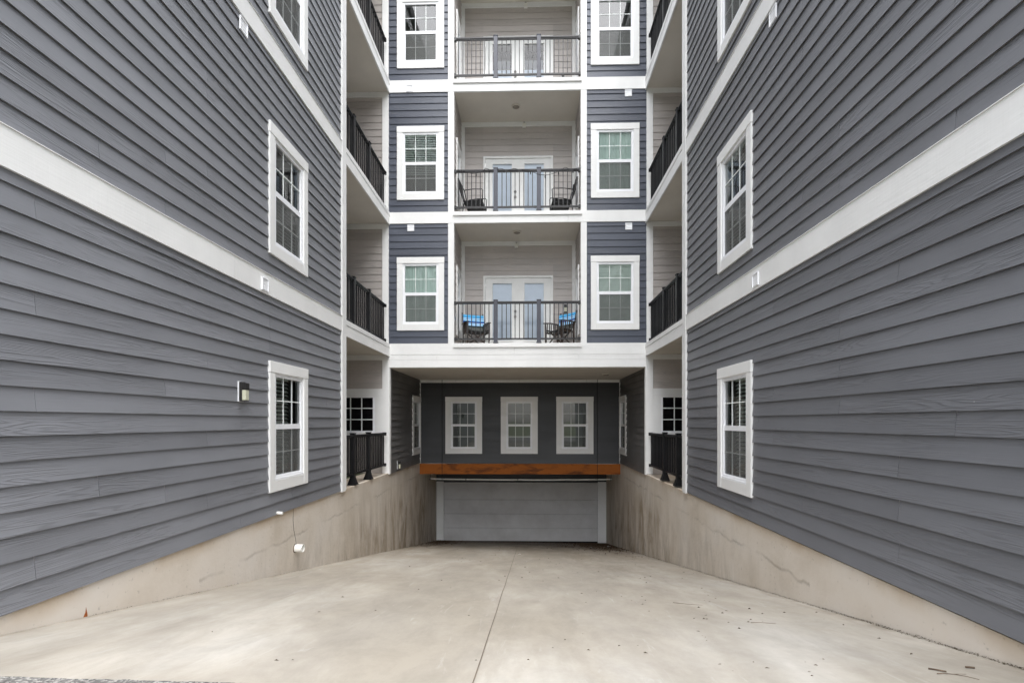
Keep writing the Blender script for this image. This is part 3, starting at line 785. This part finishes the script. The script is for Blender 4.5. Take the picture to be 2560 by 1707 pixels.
for i, (a, b) in enumerate(band):
    m = MB(); cuts = [WL+0.002, (-0.335 if i in (0, 2) else 0.9), WR-0.002]
    for u, v in zip(cuts, cuts[1:]): slab(m, PF, u, v-0.004, a, b, -0.02, 0.030)
    part(m.build('belt_board', 'trim', root))
# deep beam over the drive: two more courses of white board
m = MB()
for z0_, z1_, cuts in ((1.440, 1.552, (WL+0.002, -2.15, 1.15, WR-0.002)), (1.262, 1.437, (WL+0.002, -0.03, WR-0.002))):
    for u, v in zip(cuts, cuts[1:]): slab(m, PF, u, v-0.004, z0_, z1_, -0.02, 0.026)
slab(m, PF, WL, WR, 1.262, 1.6, -0.05, -0.022)
part(m.build('beam_fascia', 'trim', root))
for i in range(3):
    za, zb_ = band[i][1], band[i+1][0]
    m = MB(); slab(m, PF, JL, XO0, za, zb_, -0.05, 0.026); part(m.build('opening_trim', 'trim', root)); m = MB(); slab(m, PF, XO1, JR, za, zb_, -0.05, 0.026)
    part(m.build('opening_trim', 'trim', root))
    zf = za-0.012
    # recess: side walls, back wall, ceiling, floor
    dh = (-1.174, 0.608, zf-0.1, zf+1.925)
    part(lap('back_wall', 'beige_x', pl_front(YR), XO0, XO1, za-0.02, zb_-0.10, [dh], root, lip=0.014, joints=False))
    for X, PP, rz in ((XO0, pl_left(XO0), R(90)), (XO1, pl_right(XO1), R(-90))):
        wy = 12.50; hs_ = (wy-0.33, wy+0.33, fz[i][0]+0.02-0.05, fz[i][0]+1.60)
        part(lap('side_wall', 'beige_y', PP, D+0.05, YR, za, zb_, [hs_], root, lip=0.014, joints=False))
        part(window(root, (X, wy, fz[i][0]-0.05), rz, 0.70, 1.65, 'none', screen=True, depth=0.35, cas=0.10))
        m = MB(); backing(m, PP, D+0.02, YR+0.02, za-0.1, zb_+0.1, [hs_], -0.006); part(m.build('wall_sheathing', 'beige_y', root))
    m = MB(); backing(m, pl_front(YR), XO0, XO1, za-0.1, zb_+0.1, [dh], -0.006); part(m.build('wall_sheathing', 'beige_x', root))
    m = MB(); m.box(XO0, XO1, D+0.022, YR, zb_, zb_+0.03); part(m.build('balcony_ceiling', 'soffit', root))
    m = MB(); m.box(XO0, XO1, YR-0.03, YR, zb_-0.115, zb_-0.001); part(m.build('ceiling_trim', 'trim', root))
    m = MB(); m.box(XO0+0.002, XO0+0.095, YR-0.032, YR-0.001, za, zb_-0.116); m.box(XO1-0.095, XO1-0.002, YR-0.032, YR-0.001, za, zb_-0.116)
    part(m.build('corner_board', 'trim', root))
    m = MB(); m.box(XO0-0.02, XO1+0.02, D-0.062, D-0.031, zf-0.08, zf); m.box(XO0, XO1, D-0.031, YR, zf-0.03, zf-0.001) if False else m.box(XO0, XO1, D+0.02, YR, zf-0.03, zf-0.001)
    m.box(XO0-0.02, XO1+0.02, D-0.0309, D+0.0195, zf+0.012, zf+0.016)
    part(m.build('balcony_floor', 'trim', root))
    # french doors
    dx0, dx1, dt = -1.174, 0.608, zf+1.925
    m = MB(); m.box(dx0, dx0+0.055, YR-0.03, YR+0.06, zf, dt); m.box(dx1-0.055, dx1, YR-0.03, YR+0.06, zf, dt); m.box(dx0+0.055, dx1-0.055, YR-0.03, YR+0.06, dt-0.055, dt)
    fr = part(m.build('french_door', 'door', root, bevel=0.003))
    xm = (dx0+dx1)/2
    for s in (-1, 1):
        a, b = (dx0+0.058, xm-0.004) if s < 0 else (xm+0.004, dx1-0.058)
        cx_ = (a+b)/2 + (0.01 if s < 0 else -0.01); g0, g1 = cx_-0.245, cx_+0.245; gz0, gz1 = zf+0.28, dt-0.19
        y_a, y_b = YR, YR+0.045
        m = MB(); m.box(a, g0, y_a, y_b, zf+0.02, dt-0.058); m.box(g1, b, y_a, y_b, zf+0.02, dt-0.058)
        m.box(g0, g1, y_a, y_b, zf+0.02, gz0); m.box(g0, g1, y_a, y_b, gz1, dt-0.058)
        for q in ((g0-0.035, g0, gz0-0.035, gz1+0.035), (g1, g1+0.035, gz0-0.035, gz1+0.035), (g0, g1, gz0-0.035, gz0), (g0, g1, gz1, gz1+0.035)):
            m.box(q[0], q[1], YR-0.012, YR-0.0005, q[2], q[3])
        if s > 0: m.box(xm-0.022, xm+0.022, YR-0.014, YR-0.0008, zf+0.02, dt-0.06)
        leaf = m.build('door_leaf', 'door', fr)
        MB().poly([(g0, YR+0.012, gz0), (g1, YR+0.012, gz0), (g1, YR+0.012, gz1), (g0, YR+0.012, gz1)]).build('pane', 'glass_door', fr)
        if i < 2: zlo, zhi = gz0, gz1
        else: zlo, zhi = gz0, zf+1.10
        mm = MB(); mm.box(g0, g1, YR+0.05, YR+0.055, zlo, zhi); mm.build('roller_shade', 'shade', fr)
        if i == 2:
            mm = MB(); mm.box(g0-0.01, g1+0.01, YR+0.30, YR+0.31, zhi-0.2, gz1+0.02); mm.build('interior', 'pane_dark', fr)
    m = MB(); hx = xm-0.075
    for zz in (zf+0.88, zf+1.02):
        m.tube([(hx, YR+0.0, zz), (hx, YR-0.012, zz)], 0.034, 14); m.tube([(hx, YR-0.012, zz), (hx, YR-0.05, zz)], 0.016, 10)
    zz = zf+0.88; m.tube([(hx, YR-0.05, zz), (hx, YR-0.062, zz), (hx, YR-0.075, zz)], 0.030, 14, 0.022)
    m.build('door_knob', 'metal', fr, True)
    m = MB()
    for zz in (zf+0.25, zf+0.95, zf+1.65): m.box(dx0+0.05, dx0+0.062, YR-0.034, YR-0.028, zz, zz+0.09)
    m.build('hinge', 'metal', fr)
    part(railing(root, 'balcony_railing', (XO0+0.002, D-0.0, zf+0.017), 0, XO1-XO0-0.004, (0.965, 1.965), 'slate', 'bronze', hgt=0.965, zb=0.10))
# walls and roof that close the block
m = MB(); m.box(WL-0.3, WR+0.3, YG+0.3, YG+6, -1.2, TOP); m.box(WL-0.02, WR+0.02, YR+1.5, YG+0.3, 1.7, TOP)
m.box(WL, WR, D+0.06, YR+1.5, 11.1, TOP)
part(m.build('core_walls', 'beige_x', root))
part(MB().box(WL-0.3, WR+0.3, D-0.2, YG+6, TOP, TOP+0.3).build('roof', 'roof', root))
# undercroft over the drive
UB = 1.25
holesU = [hole(x, -0.955, 1.10, 1.70) for x in (-1.956, -0.296, 1.357)]
part(lap('siding', 'shaded_x', pl_front(YB), WL, WR, -1.245, UB-0.09, holesU, root, lip=0.016, joints=True))
m = MB(); backing(m, pl_front(YB), WL-0.05, WR+0.05, -1.245, 1.7, holesU, -0.006); part(m.build('wall_sheathing', 'shaded_x', root))
for j, x in enumerate((-1.956, -0.296, 1.357)):
    part(window(root, (x, YB, -0.955), 0, 1.10, 1.70, 'none', screen=False, depth=1.4, cas=0.16))
for X, PP, rz, s in ((WL, pl_left(WL), R(90), -1), (WR, pl_right(WR), R(-90), 1)):
    hs_ = [hole(14.77, -0.94, 1.10, 1.68)]
    part(lap('siding', 'shaded_y', PP, D+0.09, YB, -1.22, UB, hs_, root, lip=0.026, top=0.002, joints=False))
    m = MB(); backing(m, PP, D+0.05, YB, -1.3, 1.4, hs_, -0.006); part(m.build('wall_sheathing', 'shaded_y', root))
    part(window(root, (X, 14.77, -0.94), rz, 1.10, 1.68, 'none', depth=1.2))
    m = MB(); ua, ub = sorted((X, X-s*0.03)); m.box(ua, ub, YB-0.06, YB-0.0165, -1.24, UB-0.09)
    ua, ub = sorted((X+s*0.0, X-s*0.028)); m.box(ua, ub, D-0.03, D+0.09, -1.22, 1.262)
    part(m.build('corner_board', 'trim', root))
m = MB(); m.box(WL-0.05, WR+0.05, D+0.055, YB, UB, UB+0.03); part(m.build('undercroft_soffit', 'soffit', root))
m = MB()
for a, b in ((WL, -2.2), (-2.196, -0.3), (-0.296, 1.7), (1.704, WR)): m.box(a, b, YB-0.03, YB-0.0165, UB-0.085, UB-0.001)
part(m.build('ceiling_trim', 'trim', root))
# rusty steel beam pocketed into both concrete walls
m = MB(); m.box(WL-0.03, WR+0.04, YB-0.035, YB-0.015, -1.545, -1.25); m.box(WL-0.03, WR+0.04, YB-0.035, YB+0.10, -1.56, -1.545); m.box(WL-0.03, WR+0.04, YB-0.035, YB+0.10, -1.25, -1.246) if False else None
part(m.build('steel_beam', 'rust', root))['label'] = 'orange rusty steel beam across the head of the ramp'
# garage front
m = MB(); m.box(WL, WR, YB+0.02, YG+0.3, -1.50, -1.30); part(m.build('garage_ceiling', 'soffit', root))
part(lap('header_siding', 'shaded_x', pl_front(YG), WL, WR, -2.13, -1.50, [], root, joints=False))
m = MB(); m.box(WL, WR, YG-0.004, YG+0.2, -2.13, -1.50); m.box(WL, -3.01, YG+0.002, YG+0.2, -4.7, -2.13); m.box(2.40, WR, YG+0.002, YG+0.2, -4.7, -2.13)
part(m.build('garage_wall', 'shaded_x', root))
for a, b in ((WL+0.01, -3.008), (2.400, WR-0.01)):
    part(MB().box(a, b, YG-0.06, YG, -4.6, -2.10).build('door_jamb', 'trim', root))
part(MB().box(-3.008, 2.400, YG-0.03, YG, -2.245, -2.132).build('door_head', 'trim_dim', root) if False else MB().box(-3.008, 2.400, YG-0.03, YG, -2.245, -2.132).build('door_head', 'gdoor', root))
m = MB()
for k in range(4):
    z1_ = -2.247-0.497*k; m.box(-3.006, 2.398, YG+0.01, YG+0.05, z1_-0.482, z1_)
    m.box(-3.006, 2.398, YG+0.035, YG+0.045, z1_-0.497, z1_-0.482)
gd = part(m.build('garage_door', 'gdoor', root, bevel=0.004)); gd['label'] = 'wide grey sectional garage door'
MB().box(-3.006, 2.398, YG+0.0, YG+0.03, -4.27, -4.19).build('bottom_seal', 'black', gd)

# ================================================================ THINGS FIXED TO THE WALLS
def wall_lamp(loc, rz, sc_, label, big=False):
    r = empty('wall_lamp', loc, rz, label, 'wall lamp', 'wall lamps')
    m = MB(); m.box(-0.07, 0.07, -0.02, 0.0, -0.02, 0.22); m.build('back_plate', 'vinyl', r, bevel=0.003)
    m = MB(); m.box(-0.055, 0.055, -0.075, -0.02, -0.015, 0.215); m.box(-0.05, 0.05, -0.165, -0.075, 0.12, 0.200); m.box(-0.048, 0.048, -0.16, -0.075, -0.015, -0.005)
    m.build('housing', 'lamp_dark', r, bevel=0.005)
    m = MB(); m.box(-0.046, 0.046, -0.158, -0.0755, -0.004, 0.118); m.build('lens', 'lens', r, bevel=0.008)
    r.scale = (sc_*0.8, sc_*0.55, sc_)
    return r
wall_lamp((WL+0.018, 5.69, 0.245), R(90), 0.95, 'large dark lamp with a cream lens left of the lowest window on the left wing')
wall_lamp((WL+0.018, 12.59, -1.15), R(90), 0.85, 'small lamp low on the shade-darkened grey side wall beside the ramp, under the middle block')
wall_lamp((0.92, YR-0.014, 2.79), 0, 0.9, 'lamp on the back wall of the lowest centre balcony, above the right canvas chair')
wall_lamp((XO1-0.048, YR-0.034, 5.83), 0, 0.85, 'lamp at the right corner of the centre balcony that has the cable on its railing')
wall_lamp((0.86, YR-0.014, 8.62), 0, 0.9, 'lamp on the back wall of the topmost visible centre balcony, right of the doors')

def vent(loc, rz, label):
    r = empty('vent_cover', loc, rz, label, 'vent cover', 'louvred vent covers')
    m = MB(); q = 0.082
    m.box(-q, q, -0.012, 0.0, -q, q)
    m.box(-q, -q+0.014, -0.035, -0.012, -q, q); m.box(q-0.014, q, -0.035, -0.012, -q, q); m.box(-q+0.014, q-0.014, -0.035, -0.012, q-0.014, q)
    m.build('vent_frame', 'vinyl', r, bevel=0.002)
    m = MB()
    for k in range(4):
        z = -q+0.012+k*0.036
        m.poly([(-q+0.014, -0.023, z), (q-0.014, -0.023, z), (q-0.014, -0.016, z+0.034), (-q+0.014, -0.016, z+0.034)])
        m.poly([(-q+0.014, -0.023, z), (q-0.014, -0.023, z), (q-0.014, -0.020, z+0.001), (-q+0.014, -0.020, z+0.001)])
        m.poly([(-q+0.014, -0.020, z+0.001), (q-0.014, -0.020, z+0.001), (q-0.014, -0.0155, z-0.004), (-q+0.014, -0.0155, z-0.004)])
    m.build('louvre', 'vinyl', r)
    r.scale = (0.95, 0.5, 0.95)
    return r
vent((WL+0.033, 6.19, 1.68), R(90), 'white vent cover set in the belt board of the left wing, near its middle window')
vent((WL+0.018, 5.745, 4.49), R(90), 'white vent cover high on the left wing, just under the upper belt board')
vent((WR-0.033, 6.09, 1.668), R(-90), 'white vent cover set in the belt board of the right wing')
vent((WR-0.018, 5.69, 4.455), R(-90), 'white vent cover high on the right wing, just under the upper belt board')
vent((-2.755, D-0.014, 4.505), 0, 'white vent cover on shade-toned grey siding above the lowest left window of the middle block')
vent((2.29, D-0.014, 4.495), 0, 'white vent cover on shade-toned grey siding above the lowest right window of the middle block')
vent((-2.78, D-0.031, 7.735), 0, 'white vent cover on the belt board at the upper left of the middle block')
vent((2.28, D-0.014, 7.56), 0, 'white vent cover on shade-toned grey siding at the upper right of the middle block')

def sprinkler(x, z, label):
    r = empty('sprinkler_head', (x, YR-0.031, z), 0, label, 'sprinkler', 'sprinklers over the balcony doors')
    m = MB(); m.box(-0.045, 0.045, -0.07, 0.0, -0.10, -0.01); m.build('box', 'pvc', r, bevel=0.004)
    m = MB(); m.tube([(0, -0.03, -0.01), (0, -0.03, 0.03)], 0.012, 8); m.tube([(0, -0.03, 0.03), (0, -0.03, 0.036)], 0.024, 10); m.build('nozzle', 'metal', r)
sprinkler(-0.327, 4.53, 'small white sprinkler box above the doors of the lowest centre balcony')
sprinkler(-0.13, 7.585, 'small white sprinkler box above the doors of the middle centre balcony')
sprinkler(-0.09, 10.63, 'small white sprinkler box above the doors of the topmost visible centre balcony')
def clight(x, y, z, label):
    r = empty('ceiling_light', (x, y, z), 0, label, 'ceiling light', 'round ceiling lights')
    MB().tube([(0, 0, 0), (0, 0, -0.02), (0, 0, -0.03)], 0.105, 24, 0.095).build('rim', 'soffit', r, True)
    MB().tube([(0, 0, -0.028), (0, 0, -0.045)], 0.085, 24, 0.05).build('lamp_cover', 'cover', r, True)
clight(-0.30, 12.42, 4.605, 'round light in the ceiling of the lowest centre balcony')
clight(-0.32, 12.42, 7.654, 'round light in the ceiling of the middle centre balcony')
clight(-0.34, 12.42, 10.699, 'round light in the ceiling of the topmost visible centre balcony')
clight(2.0, 13.4, 1.249, 'round light in the soffit over the ramp, at its right end')

# PVC stub through the left concrete wall, its wire, and the small plug under the siding
r = empty('pipe_stub', (WL, 7.08, -1.766), 0, 'white plastic pipe stub sticking out of the left concrete wall', 'pipe')
m = MB(); n = 20
for k in range(n):
    a, b = 2*math.pi*k/n, 2*math.pi*(k+1)/n
    P3 = lambda t, rad, x: (x, math.cos(t)*rad, math.sin(t)*rad)
    m.poly([P3(a, .055, -.02), P3(b, .055, -.02), P3(b, .055, .115), P3(a, .055, .115)]); m.poly([P3(a, .047, .0), P3(b, .047, .0), P3(b, .047, .115), P3(a, .047, .115)])
    m.poly([P3(a, .055, .115), P3(b, .055, .115), P3(b, .047, .115), P3(a, .047, .115)])
m.build('pipe_wall', 'pvc', r, True)
MB().tube([(-0.01, 0, 0), (0.004, 0, 0)], 0.0465, 20).build('pipe_bore', 'black', r)
MB().tube([(0.0, 0, 0), (0.012, 0, 0)], 0.063, 20).build('sealant_ring', 'joint', r)
m = MB(); w_pts = [(WL+0.006, 7.02, -1.20), (WL+0.010, 7.00, -1.36), (WL+0.007, 7.03, -1.50), (WL+0.010, 7.07, -1.62), (WL+0.02, 7.08, -1.712)]
tag(m.tube(w_pts, 0.0018, 5).build('wire', 'black'), 'thin dark wire hanging down the left concrete wall to the pipe stub', 'wire')
tag(MB().tube([(WL-0.01, 6.545, -1.178), (WL+0.085, 6.545, -1.182)], 0.020, 12).build('pipe_plug', 'pvc'), 'tiny white pipe end poking out at the bottom of the left siding', 'pipe')
# rust bleed on the left wall foot: a thin crust
m = MB(); x = WL+0.0015
m.poly([(x, 3.66, -1.445), (x, 3.715, -1.455), (x, 3.712, -1.42), (x, 3.700, -1.365), (x, 3.694, -1.405), (x, 3.678, -1.43)])
tag(m.build('rust_stain', 'rust_spot'), 'bright orange rust streak at the foot of the left concrete wall', 'stain')
# white pipe under the beam, sagging on its hangers
r = empty('white_pipe', (0, 15.75, -1.75), 0, 'long thin white pipe hung below the rusty beam in front of the garage', 'pipe')
pts = [(-3.075+i*0.28, 0, -0.012-0.025*math.sin(i/20*math.pi)*(1 if i % 5 else 0.7)) for i in range(21)]
MB().tube(pts, 0.021, 10).build('pipe_run', 'pvc', r, True)
for x in (-3.06, -1.95, -0.35, 2.5):
    m = MB(); m.tube([(x, 0, -0.01), (x+0.02, 0, 0.24)], 0.006, 6); m.tube([(x-0.012, 0, -0.02), (x+0.012, 0, -0.02)], 0.030, 10); m.build('hanger', 'lamp_dark', r)
for x, lab in ((-2.60, 'left thin black conduit hanging in front of the shade-darkened grey wall over the ramp'), (2.02, 'right thin black conduit hanging in front of the shade-darkened grey wall over the ramp')):
    tag(MB().tube([(x, YB-0.06, 1.25), (x, YB-0.06, -1.72), (x+(0.0), YB+0.4, -1.74)], 0.007, 8).build('conduit', 'black'), lab, 'conduit', 'conduits over the ramp')

# ================================================================ BALCONY FURNITURE
def canvas_chair(loc, rz, label, grp):
    r = empty('canvas_chair', loc, rz, label, 'chair', grp)       # faces -Y
    for s in (-1, 1):
        m = MB(); x = s*0.27
        m.bar((x, -0.20, 0), (x, -0.22, 0.60), 0.028, 0.04); m.bar((x, 0.20, 0), (x, 0.21, 0.60), 0.028, 0.04)
        m.bar((x, -0.22, 0.06), (x, 0.22, 0.06), 0.025, 0.035); m.bar((x, -0.22, 0.36), (x, 0.22, 0.36), 0.025, 0.035)
        for k in range(5): m.bar((x, -0.15+k*0.07, 0.36), (x, -0.15+k*0.07, 0.59), 0.014, 0.018)
        m.build('side_frame', 'wood', r)
        m = MB(); m.bar((x, -0.27, 0.585), (x, -0.05, 0.612), 0.055, 0.022); m.bar((x, -0.05, 0.612), (x, 0.25, 0.605), 0.055, 0.022); m.build('armrest', 'wood', r)
        m = MB(); m.bar((x, 0.20, 0.45), (x*0.98, 0.31, 0.90), 0.024, 0.03); m.build('back_post', 'wood', r)
    m = MB()
    for y in (-0.17, 0.17):
        m.bar((-0.25, y-0.012, 0.04), (0.24, y-0.012, 0.42), 0.03, 0.022); m.bar((0.25, y+0.012, 0.04), (-0.24, y+0.012, 0.42), 0.03, 0.022)
    m.build('cross_legs', 'wood', r)
    m = MB(); n = 8
    for k in range(n):
        a, b = -0.25+0.5*k/n, -0.25+0.5*(k+1)/n; za = 0.42-0.035*math.sin(math.pi*k/n); zb = 0.42-0.035*math.sin(math.pi*(k+1)/n)
        m.poly([(a, -0.2, za), (b, -0.2, zb), (b, 0.2, zb), (a, 0.2, za)]); m.poly([(a, -0.2, za-0.03), (b, -0.2, zb-0.03), (b, -0.2, zb), (a, -0.2, za)])
        m.poly([(a, -0.2, za-0.03), (b, -0.2, zb-0.03), (b, 0.2, zb-0.03), (a, 0.2, za-0.03)])
    m.build('seat', 'seat_black', r, True)
    def sheet(z0, z1, y0_, y1_, t, xs=0.27):
        m = MB(); n = 8
        for k in range(n):
            a, b = -xs+2*xs*k/n, -xs+2*xs*(k+1)/n; da = t+0.03*math.sin(math.pi*k/n); db = t+0.03*math.sin(math.pi*(k+1)/n)
            m.poly([(a, y0_+da-t*1, z0), (b, y0_+db-t*1, z0), (b, y1_+db-t, z1), (a, y1_+da-t, z1)])
        return m
    sheet(0.46, 0.66, 0.22, 0.26, 0.0).build('backrest', 'canvas', r, True)
    m = sheet(0.58, 0.86, 0.212, 0.275, 0.0, 0.275); m2 = sheet(0.60, 0.865, 0.262, 0.300, 0.0, 0.275)
    for f in m2.f: m.f.append(tuple(i+len(m.v) for i in f))
    m.v += m2.v
    t_ = m.build('towel', 'towel', r, True); t_['label'] = 'blue and white striped towel over the backrest'
    return r
zf = band[0][1]-0.012
canvas_chair((-1.30, 12.50, zf), R(22), 'canvas chair with a blue striped towel in the left corner of the lowest centre balcony', 'folding canvas chairs')
canvas_chair((0.74, 12.45, zf), R(-48), 'canvas chair with a blue striped towel in the right corner of the lowest centre balcony', 'folding canvas chairs')
def arm_chair(loc, rz, label, grp, name='patio_armchair'):
    r = empty(name, loc, rz, label, 'chair', grp)                  # faces -Y
    for s in (-1, 1):
        m = MB(); x = s*0.27; q = 0.011
        m.tube([(x, -0.24, 0), (x, -0.25, 0.40), (x, -0.26, 0.62), (x, -0.23, 0.645), (x, 0.0, 0.655), (x, 0.20, 0.63)], q, 8)
        m.tube([(x, -0.25, 0.40), (x, 0.20, 0.37)], q, 8)
        m.build('arm_frame', 'black', r, True)
        m = MB(); m.tube([(x*0.93, 0.26, 0), (x*0.93, 0.19, 0.37), (x*0.93, 0.30, 0.86), (x*0.93, 0.33, 0.93)], q, 8); m.build('back_leg', 'black', r, True)
    m = MB(); m.box(-0.25, 0.25, -0.25, 0.20, 0.30, 0.41); m.build('seat', 'seat_black', r, bevel=0.03)
    m = MB(); n = 8
    for k in range(n):
        t0, t1 = k/n, (k+1)/n
        y = lambda t: 0.20+0.13*t+0.03*math.sin(t*3.1); z = lambda t: 0.40+0.55*t
        m.poly([(-0.24, y(t0), z(t0)), (0.24, y(t0), z(t0)), (0.24, y(t1), z(t1)), (-0.24, y(t1), z(t1))]); m.poly([(-0.24, y(t0)+.025, z(t0)), (0.24, y(t0)+.025, z(t0)), (0.24, y(t1)+.025, z(t1)), (-0.24, y(t1)+.025, z(t1))])
        for x in (-0.24, 0.24): m.poly([(x, y(t0), z(t0)), (x, y(t0)+.025, z(t0)), (x, y(t1)+.025, z(t1)), (x, y(t1), z(t1))])
    m.build('backrest', 'seat_black', r, True)
    return r
zf = band[1][1]-0.012
arm_chair((-1.33, 12.38, zf), R(85), 'black metal armchair at the left end of the middle centre balcony', 'black patio armchairs')
arm_chair((0.78, 12.38, zf), R(-86), 'black metal armchair at the right end of the middle centre balcony', 'black patio armchairs')
arm_chair((WL-0.95, 10.0, FL[1]+0.02), R(-100), 'black patio chair behind the railing of the left side balcony above the lowest one', 'black patio armchairs')
# cable with bulbs draped along the middle railing
r = empty('string_lights', (0, D, band[1][1]), 0, 'black cable of string lights wound along the railing of the middle centre balcony', 'string lights')
rs = random.Random(11); pts = []; x = XO0+0.04; zt = 0.955
while x < XO1-0.02:
    t = (x-XO0)/(XO1-XO0); sag = 0.0
    if 0.08 < t < 0.24: sag = 0.075*math.sin((t-0.08)/0.16*math.pi)
    if 0.58 < t < 0.86: sag = 0.13*math.sin((t-0.58)/0.28*math.pi)
    if sag == 0: pts.append((x, -0.045+0.03*math.sin(x*21), zt+0.012*math.sin(x*17)+rs.uniform(-.004, .004)))
    else: pts.append((x, -0.05, zt-0.01-sag))
    x += 0.028
MB().tube(pts, 0.006, 5).build('cable', 'black', r, True)
for k in range(9):
    p = pts[int((k+0.5)/9*len(pts))]
    m = MB(); m.tube([(p[0], p[1], p[2]), (p[0], p[1], p[2]-0.035)], 0.011, 8); m.tube([(p[0], p[1], p[2]-0.035), (p[0], p[1], p[2]-0.055), (p[0], p[1], p[2]-0.075)], 0.017, 8, 0.008)
    m.build('bulb', 'black', r, True)

# ================================================================ LITTER
def gp(x, y, h=0.0): return (x, y, dz(x, y)+h)
def stick(pts, r0, r1, label, branches=()):
    m = MB(); m.tube([gp(x, y, h) for x, y, h in pts], r0, 6, r1)
    for b in branches: m.tube([gp(x, y, h) for x, y, h in b], r1*1.1, 5, r1*0.6)
    return tag(m.build('stick', 'twig', None, True), label, 'stick', 'sticks on the ramp')

stick([(2.15, 2.815, 0.006), (2.175, 2.79, 0.007), (2.202, 2.761, 0.006)], 0.0042, 0.0038, 'thick straight dark stick near the bottom right of the ramp')
stick([(2.127, 2.727, 0.004), (2.165, 2.727, 0.006), (2.211, 2.718, 0.005), (2.24, 2.68, 0.006), (2.266, 2.637, 0.004)], 0.0022, 0.0012,
      'thin forked twig near the bottom right of the ramp, below the thick stick', [[(2.19, 2.722, 0.005), (2.24, 2.722, 0.006), (2.279, 2.730, 0.004)]])
stick([(2.381, 2.858, 0.007), (2.401, 2.853, 0.008), (2.421, 2.847, 0.007)], 0.0052, 0.0048, 'short stubby piece of bark near the right foot of the ramp')
stick([(1.72, 4.02, 0.003), (1.80, 4.03, 0.004), (1.90, 4.00, 0.003)], 0.002, 0.001, 'fine pale twig lying on the right half of the ramp')
stick([(1.38, 4.95, 0.003), (1.50, 4.86, 0.004), (1.62, 4.83, 0.003)], 0.002, 0.001, 'fine dark twig on the ramp near the foot of the right wall')
rl = random.Random(21)
def flake(m, x, y, s, a, h=0.004):
    """a curled scrap: two bent faces with a little height"""
    c, d = math.cos(a), math.sin(a); z0 = dz(x, y)+h
    q = [(-s, 0), (-s*0.2, s*0.32), (s, 0.05*s), (s*0.1, -s*0.3)]
    P = [(x+u*c-v*d, y+u*d+v*c, z0+(0.6*s if abs(v) > 0.1*s else 0)*rl.random()+(dz(x+u*c-v*d, y+u*d+v*c)-dz(x, y))) for u, v in q]
    b = len(m.v); m.v += P; m.f += [(b, b+1, b+2), (b, b+2, b+3)]
# scattered scraps over the ramp
m = MB()
for k in range(300):
    y = 2.6+15*rl.random()**1.3; x = WL+0.1+(WR-WL-0.2)*(rl.random()**0.45)
    if math.sin(x*2.3+y*0.9)*math.sin(y*1.7) < -0.05 and rl.random() < 0.8: continue
    flake(m, x, y, rl.uniform(0.004, 0.013)*(1+0.05*y), rl.uniform(-0.6, 0.6))
tag(m.build('leaf_scraps', 'leaf'), 'small dark scraps of leaf and bark strewn over the ramp', 'leaf litter', kind='stuff')
m = MB()
for k in range(9000):                      # thick drift by the garage, mostly on the right
    if rl.random() < 0.72: x = WR-0.04-abs(rl.gauss(0, 0.6)); y = 17.9-abs(rl.gauss(0, 1.9))
    elif rl.random() < 0.6: x = WL+0.05+abs(rl.gauss(0, 0.5)); y = 17.9-abs(rl.gauss(0, 1.4))
    else: x = rl.uniform(WL+0.1, WR-0.1); y = 17.95-abs(rl.gauss(0, 0.22))
    if x < WL+0.02: continue
    flake(m, x, y, rl.uniform(0.008, 0.030), rl.uniform(0, 6.3), rl.uniform(0.003, 0.02))
tag(m.build('leaf_drift', 'leaf'), 'drift of brown leaves piled before the garage door, thickest on the right', 'leaf litter', kind='stuff')
m = MB()
for k in range(5200):                      # line of moss and dirt along the right wall
    y = rl.uniform(2.45, 17.8); dens = 1.0 if y < 5 else 0.45
    if rl.random() > dens: continue
    cl = 0.5+0.5*math.sin(y*9.0)*math.sin(y*3.7+1)
    x = WR-0.002-abs(rl.gauss(0, 0.006+0.011*cl))
    flake(m, x, y, rl.uniform(0.003, 0.010), rl.choice((1.2, 1.4, 1.7, 0.7)), rl.uniform(0.0, 0.007+0.010*cl))
for k in range(1500):
    y = rl.uniform(3.3, 17.8)
    if math.sin(y*5)*math.sin(y*2.3) < -0.1: continue
    flake(m, WL+0.001+abs(rl.gauss(0, 0.005)), y, rl.uniform(0.003, 0.007), 1.5, rl.uniform(0, 0.004))
tag(m.build('moss_line', 'moss'), 'dark line of dirt and moss along the feet of the concrete walls', 'moss', kind='stuff')
for (x, y, s, lab) in ((2.42, 15.6, 0.075, 'crumpled white paper among leaves by the right garage jamb'), (1.80, 14.95, 0.05, 'small white paper scrap on the ramp right of centre'), (-0.21, 11.4, 0.04, 'tiny white scrap on the ramp beside the joint')):
    m = MB(); rp = random.Random(int(x*100)+500)
    for k in range(7):
        a = rp.uniform(0, 6.3); cx_, cy_ = x+rp.uniform(-s, s)*0.6, y+rp.uniform(-s, s)*0.5
        P = [(cx_+s*math.cos(a+t)*rp.uniform(.3, .8), cy_+s*math.sin(a+t)*rp.uniform(.3, .8)) for t in (0, 1.8, 3.9)]
        m.poly([(p[0], p[1], dz(p[0], p[1])+rp.uniform(0.004, s*0.6)) for p in P])
    tag(m.build('paper_scrap', 'paper'), lab, 'paper', 'paper scraps')
